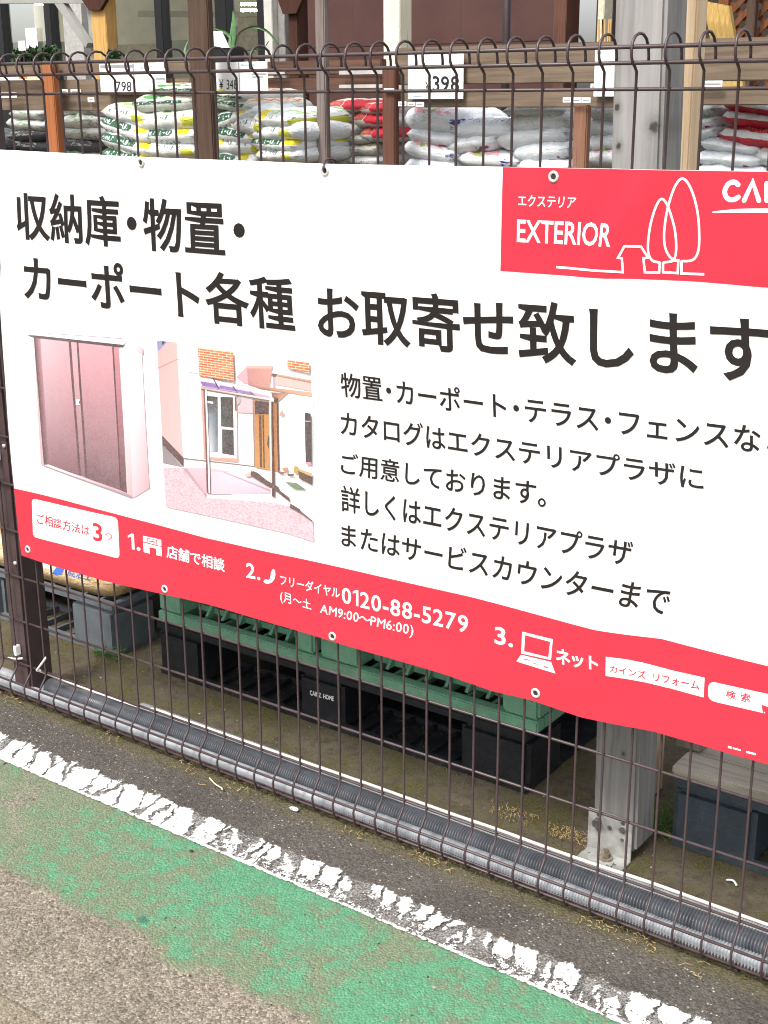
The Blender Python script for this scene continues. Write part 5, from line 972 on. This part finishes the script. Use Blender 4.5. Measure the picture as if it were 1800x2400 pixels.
# white steel truss
M_truss = plain('shade_darkened_truss_paint', (.30, .30, .28, 1), .45, 0, .1, 6)  # canopy shade is put into this darkened paint
YT = 5.0; tr = empty('steel_truss', (at(200, 60, YT).x, YT, 0), 'pale steel truss, paint darkened for shade, with diagonal brace at upper left', 'truss')
p = lambda x, y, Y=YT: at(x, y, Y)
m = MB(); m.prism([p(-200, -8), p(214, -8), p(214, 7), p(-200, 9)], (0, .06, 0)); m.build('top_chord', M_truss, tr)
m = MB(); m.prism([p(127, 8), p(148, 8), p(206, 100), p(200, 112)], (0, .05, 0)); m.build('brace', M_truss, tr)
ca, cb = p(193, 80).x, p(214, 80).x; m = MB(); m.box(ca, cb, YT+.061, YT+.13, .003, p(200, 0).z+.05, .003); m.build('column', M_truss, tr)
m = MB(); m.box(p(150, 80, YT+.5).x, p(194, 80, YT+.5).x, YT+.5, YT+.56, .003, 2.4); tag(m.build('upright_board', plain('shade_darkened_panel_paint', (.40, .39, .375, 1), .5), None, False, (p(170, 80, YT+.5).x, YT+.5, 0)), 'off white upright panel behind the truss brace', 'panel')  # panel paint also darkened in place of canopy shade
# plants and notices by the windows
M_leafm = plain('strap_leaf', (.06, .16, .04, 1), .45, 0, .3, 20); M_shrub = plain('shrub_leaf', (.035, .085, .025, 1), .5, 0, .4, 20)
Yp = 3.5; cq = crop(400, 0, 3.318)
pl = empty('strap_leaf_plant', at(547, 140, Yp), 'potted plant with long arching strap leaves behind the racks', 'plant')
def leaf(pts, w, Y=Yp):
    P = catmull([at(*cq(*q), Y+.02*i) for i, q in enumerate(pts)], 5); m = MB(); n_ = len(P); L = []
    for i, q in enumerate(P):
        ww = w*math.sin(math.pi*min(.97, .12+.88*i/(n_-1)))**.6; L.append((m.bm.verts.new(q+Vector((-ww*.7, 0, -ww*.5))), m.bm.verts.new(q+Vector((0, .006, 0))), m.bm.verts.new(q+Vector((ww*.7, 0, ww*.5)))))
    for a, c_ in zip(L, L[1:]): m.bm.faces.new((a[0], a[1], c_[1], c_[0])); m.bm.faces.new((a[1], a[2], c_[2], c_[1]))
    m.build('leaf', M_leafm, pl, True)
for q, w in (([(490, 400), (480, 320), (430, 255), (320, 212)], .012), ([(490, 400), (500, 290), (580, 225), (680, 212), (770, 262), (850, 370)], .011), ([(488, 400), (490, 250), (486, 80)], .02), ([(492, 400), (510, 300), (560, 240), (600, 222)], .009), ([(150, 480), (110, 400), (130, 330), (150, 300)], .012), ([(485, 400), (460, 330), (470, 250), (478, 150)], .013), ([(495, 400), (470, 345), (400, 330)], .01), ([(500, 400), (700, 380), (760, 320)], .008)): leaf(q, w)
pb_ = at(547, 140, Yp); m = MB(); m.tube([pb_+Vector((0, .06, -.02)), pb_+Vector((0, .06, -.3))], .1, 20, True, [.11, .085]); m.build('pot', plain('dark_pot', (.02, .02, .022, 1), .4), pl, True)
m = MB(); m.box(pb_.x-.2, pb_.x+.2, Yp-.12, Yp+.28, .003, pb_.z-.301, .01); tag(m.build('plant_stand', M_bench, None, False, (pb_.x, Yp, 0)), 'brown stand under the strap leaf plant', 'stand')
def shrub(px, py, r, Y, label, nleaf=260):
    c_ = at(px, py, Y); rt = empty('shrub', (c_.x, Y, 0), label, 'plant'); m = MB()
    for i in range(nleaf):
        d = Vector((random.gauss(0, 1), random.gauss(0, 1), random.gauss(0, .7))).normalized()*random.uniform(.3, 1); q = c_+Vector((d.x*r*1.6, d.y*r, d.z*r)); a = Vector((random.gauss(0, 1), random.gauss(0, 1), random.gauss(0, 1))).normalized()*.035; e = a.orthogonal().normalized()*.016
        m.face([q-a, q+e, q+a, q-e])
    m.build('foliage', M_shrub, rt); m = MB(); m.tube([(c_.x, Y, .003), (c_.x+.02, Y, c_.z-r*.2)], .012, 8); m.build('stem', M_dkw, rt)
shrub(48, 134, .045, 4.2, 'low dark green shrub at far left below the window'); shrub(82, 132, .05, 4.3, 'rounded green shrub right of the small notice'); shrub(118, 126, .04, 4.1, 'small green sprig left of the truss'); shrub(266, 132, .035, 4.3, 'green sprig right of the golden post', 60)
m = MB(); a, c_ = at(42, 96, 4.0), at(60, 118, 4.0); m.box(a.x, c_.x, 4.0, 4.006, c_.z, a.z); nb = m.build('notice', M_white, None, False, (a.x, 4, c_.z-.2)); tag(nb, 'small white notice on a stick among the shrubs', 'sign')
m = MB(); m.tube([((a.x+c_.x)/2, 4.012, .003), ((a.x+c_.x)/2, 4.012, c_.z+.05)], .008, 6); m.build('stick', M_black, nb)
m = MB(); a, c_ = at(57, 66, YB-.02), at(87, 112, YB-.02); m.box(a.x, c_.x, YB-.012, YB-.008, c_.z, a.z); tag(m.build('window_poster', M_white, None, False, (a.x, YB, c_.z)), 'white poster stuck on the left window', 'sign')
m = MB(); q = [at(*cq(*u), 3.2) for u in ((318, 242), (395, 242), (455, 372), (318, 372))]; m.prism(q, (0, .004, 0)); tag(m.build('tilted_card', M_white, None, False, q[3]-Vector((0, 0, .0))), 'white card with slanted edge right of the dark brown post', 'sign')
m = MB(); q0, q1 = at(*cq(318, 378), 3.2), at(*cq(470, 480), 3.2); m.box(q0.x, q1.x, 3.205, 3.3, .003, q0.z, .004); tag(m.build('card_stand', plain('black_stand', (.015, .016, .02, 1), .4), None, False, (q0.x, 3.25, 0)), 'black stand under the slanted white card', 'stand')
# shed corner at right: wall coloured dark for shade, lattice, leaning boards
YS = 3.6
m = MB(); m.box(at(1560, 80, YS+1.6).x, at(2100, 80, YS+1.6).x, YS+1.6, YS+1.7, .003, 3.2); tag(m.build('shed_wall', plain('shed_wall_shade', (.022, .013, .01, 1), .7, 0, .3, 3), None, False, (at(1750, 80, YS+1.6).x, YS+1.6, 0)), 'shed wall coloured dark for interior shade behind the lattice at upper right', 'wall')  # darkness of the shed interior is painted into the wall colour
lt = empty('garden_lattice', (at(1760, 80, YS+.8).x, YS+.8, 0), 'brown diagonal garden lattice at upper right', 'lattice')
x0, x1 = at(1705, 80, YS+.8).x, at(2000, 80, YS+.8).x; M_lat = W('lattice_brown', (.1, .035, .012), (.17, .06, .024))
for sg, dy in ((1, 0), (-1, .012)):
    m = MB(); k = -2.6
    while k < 2.6:
        a = Vector((x0+k if sg > 0 else x1-k, 0, 0.003)); pts = []
        for zz in (0.9, 2.4):
            xx = (x0+k+(zz-.9)) if sg > 0 else (x1-k-(zz-.9)); pts.append((xx, zz))
        (xa, za), (xb, zb) = pts
        # clip to x0..x1
        lo, hi = 0, 1
        for bnd, s_ in ((x0, 1), (x1, -1)):
            f0, f1 = s_*(xa-bnd), s_*(xb-bnd)
            if f0 < 0 and f1 < 0: lo, hi = 1, 0
            elif f0 < 0: lo = max(lo, f0/(f0-f1))
            elif f1 < 0: hi = min(hi, f0/(f0-f1))
        if hi > lo+.02:
            A = (xa+(xb-xa)*lo, za+(zb-za)*lo); Bq = (xa+(xb-xa)*hi, za+(zb-za)*hi); y_ = YS+.8+dy
            m.prism([(A[0]-.017, y_, A[1]), (A[0]+.017, y_, A[1]), (Bq[0]+.017, y_, Bq[1]), (Bq[0]-.017, y_, Bq[1])], (0, .008, 0))
        k += .075
    m.build('slat_layer', M_lat, lt)
m = MB(); m.box(x0-.05, x0-.002, YS+.79, YS+.83, .003, 2.45); m.box(x0-.05, x1, YS+.79, YS+.83, .82, .88); m.build('frame', M_lat, lt)
pa = at(1752, 80, YS+.7).x; m = MB(); m.box(pa-.02, pa+.02, YS+.72, YS+.76, .003, 2.6, .003); tag(m.build('dark_stud', M_dkw, None, False, (pa, YS+.74, 0)), 'dark stud in front of the lattice', 'post')
M_yb = W('yellow_board', (.26, .16, .04), (.42, .28, .09))
for k, (xa, xb) in enumerate(((1648, 1664), (1664, 1680), (1681, 1694), (1694, 1708))):
    q = [at(xa, 4+3*k, YS+.3), at(xb, 4+3*k, YS+.3), at(xb+8, 160, YS), at(xa+8, 160, YS)]; q[2] = q[2]+(q[2]-q[1])*3.0; q[3] = q[3]+(q[3]-q[0])*3.0
    for w in (q[2], q[3]): w.y = YS-.1; w.z = .004
    m = MB(); m.prism(q, (0, .03, 0)); tag(m.build('leaning_board', M_yb, None, False, (q[3].x, YS, 0)), '%s of four yellow boards leaning right of the pine stud' % ['leftmost', 'second from the left', 'third from the left', 'rightmost'][k], 'board')
m = MB(); a, c_ = at(1414, 45, 5.2), at(1429, 45, 5.2); zt = at(1415, 45, 5.2).z
for k in range(6): m.tube([(a.x+(c_.x-a.x)*k/5, 5.2, zt-.6), (a.x+(c_.x-a.x)*k/5+random.uniform(-.03, .03), 5.2, zt)], .006, 5)
m.tube([((a.x+c_.x)/2, 5.2, .003), ((a.x+c_.x)/2, 5.2, zt-.55)], .02, 8)
tag(m.build('straw_broom', W('straw', (.4, .24, .08), (.55, .36, .14)), None, False, (a.x, 5.2, 0)), 'straw broom standing left of the thick grey post', 'broom')
# street side seen mirrored in the windows
hs = empty('street_house', (-14, -13, 0), 'beige house across the street seen mirrored in the shop windows', 'house')
m = MB(); m.box(-30, -2, -14, -13, -.01, 6.0); m.build('wall', M_room, hs)
m = MB(); m.prism([(-31, -13.0, 6.0), (-31, -14.5, 6.0), (-31, -14, 8.0)], (30, 0, 0)); m.build('roof', M_greycol, hs)
up_ = empty('utility_pole', (-11.5, -7, 0), 'utility pole with transformer seen mirrored in the shop windows', 'pole')
m = MB(); m.tube([(-11.5, -7, -.01), (-11.5, -7, 9)], .14, 12); m.build('shaft', M_greycol, up_, True)
m = MB(); m.tube([(-11.2, -7, 3.4), (-11.2, -7, 4.1)], .22, 14); m.build('transformer', M_greycol, up_, True)
m = MB(); m.box(-12.4, -10.6, -7.05, -6.95, 3.0, 3.1); m.build('crossarm', M_greycol, up_)
# ---------------------------------------------------------------- small stuff on the ground
M_dry = plain('dry_grass', (.42, .3, .13, 1), .8, 0, .3, 50); M_mossg = plain('moss_green', (.09, .1, .02, 1), .9, 0, .4, 50); M_peb = plain('pebble', (.3, .27, .23, 1), .8, 0, .4, 90); M_dkp = plain('dark_grit', (.03, .028, .025, 1), .85); M_grass = plain('grass_green', (.06, .17, .02, 1), .6, 0, .3, 30)
def scatter(name, n_, fn, mat, label, cat):
    m = MB()
    for _ in range(n_): fn(m)
    return tag(m.build(name, mat), label, cat, None, 'stuff')
def peb(y0, y1, s0, s1, x0=-1.1, x1=1.1):
    def f(m):
        x, y = random.uniform(x0, x1), random.uniform(y0, y1); s = random.uniform(s0, s1)*(.6+random.random()**3)
        r = bmesh.ops.create_icosphere(m.bm, subdivisions=1, radius=s); sc_ = (random.uniform(.7, 1.3), random.uniform(.7, 1.3), random.uniform(.45, .8))
        for v in r['verts']: v.co = Vector((v.co.x*sc_[0]*(1+random.uniform(-.25, .25))+x, v.co.y*sc_[1]*(1+random.uniform(-.25, .25))+y, v.co.z*sc_[2]+s*.3+.004))
    return f
scatter('pale_grit', 60, peb(-.9, .02, .0009, .0024), M_peb, 'scattered pale grit and pebbles on the pavement', 'grit')
scatter('dark_grit', 60, peb(-.8, -.2, .0012, .0034, -.7, 1), M_dkp, 'dark crumbs scattered on the green lane', 'grit')
scatter('yard_grit', 160, peb(.1, .45, .001, .0026), M_peb, 'fine pale grit on the mossy yard', 'grit')
def straw(y0, y1, L0, L1, up_=.2, xs=None):
    def f(m):
        x = random.choice(xs)+random.gauss(0, .02) if xs else random.uniform(-1.1, 1.1); y = random.uniform(y0, y1); a = random.uniform(0, 6.28); L = random.uniform(L0, L1); u = random.uniform(0, up_)
        m.tube([(x, y, .005), (x+math.cos(a)*L*.5, y+math.sin(a)*L*.5, .006+u*L), (x+math.cos(a+.5)*L, y+math.sin(a+.5)*L, .006+u*L*1.2)], .0006, 4, True)
    return f
scatter('dry_grass', 200, straw(-.03, .010, .003, .011, .5, [-.98, -.93, -.6, -.35, -.2, .1, .26, .3, .62, .7]), M_dry, 'dry yellow grass bits caught under the fence foot', 'grass')
scatter('dry_stalks', 9, straw(-.06, .0, .01, .022, .1), M_dry, 'loose dry stalks on the asphalt', 'straw')
scatter('dry_weed', 240, straw(.19, .235, .002, .006, 1.2, [.42, .44, .46, .34, .3]), M_dry, 'dry yellow weed left of the grey post bracket', 'weed')
scatter('moss_tufts', 420, straw(-.03, .02, .004, .012, .8), M_mossg, 'moss tufts along the fence foot', 'moss')
scatter('yard_moss', 900, straw(.13, .42, .003, .010, .9), M_mossg, 'short moss fuzz on the yard', 'moss')
scatter('grass_tuft', 70, straw(.285, .30, .015, .04, .9, [-.915, -.90, -.93]), M_grass, 'green grass tuft at the corner of the grey pallet', 'grass')
scatter('grass_tuft', 90, straw(.30, .40, .02, .06, .9, [.578, .585]), M_grass, 'green weeds between the grey post and the slate pallet', 'grass')
m = MB(); q = atz(505, 1838, .006); m.tube(catmull([q+Vector((-.028, .012, 0)), q, q+Vector((.02, -.004, 0)), q+Vector((.03, -.012, .003))], 4), .0016, 5); tag(m.build('twig', plain('bare_twig', (.62, .54, .42, 1), .7), None, True, q), 'pale bare twig lying on the dark asphalt', 'twig')
m = MB(); q = atz(690, 1896, .005); r = bmesh.ops.create_icosphere(m.bm, subdivisions=2, radius=.008)
for v in r['verts']: v.co = Vector((v.co.x*1.5, v.co.y*.7, v.co.z*.35))*(1+.3*noise.noise(v.co*200))+q
tag(m.build('paint_chip', M_white, None, False, q), 'white paint flake on the dark asphalt', 'chip')
m = MB(); q = atz(1716, 2070, .008); m.tube(catmull([q+Vector((-.012, .004, 0)), q+Vector((0, .003, .004)), q+Vector((.01, -.004, .001))], 4), .0022, 5); tag(m.build('white_scrap', M_white, None, True, q), 'curled white scrap on the yard ground at right', 'scrap')
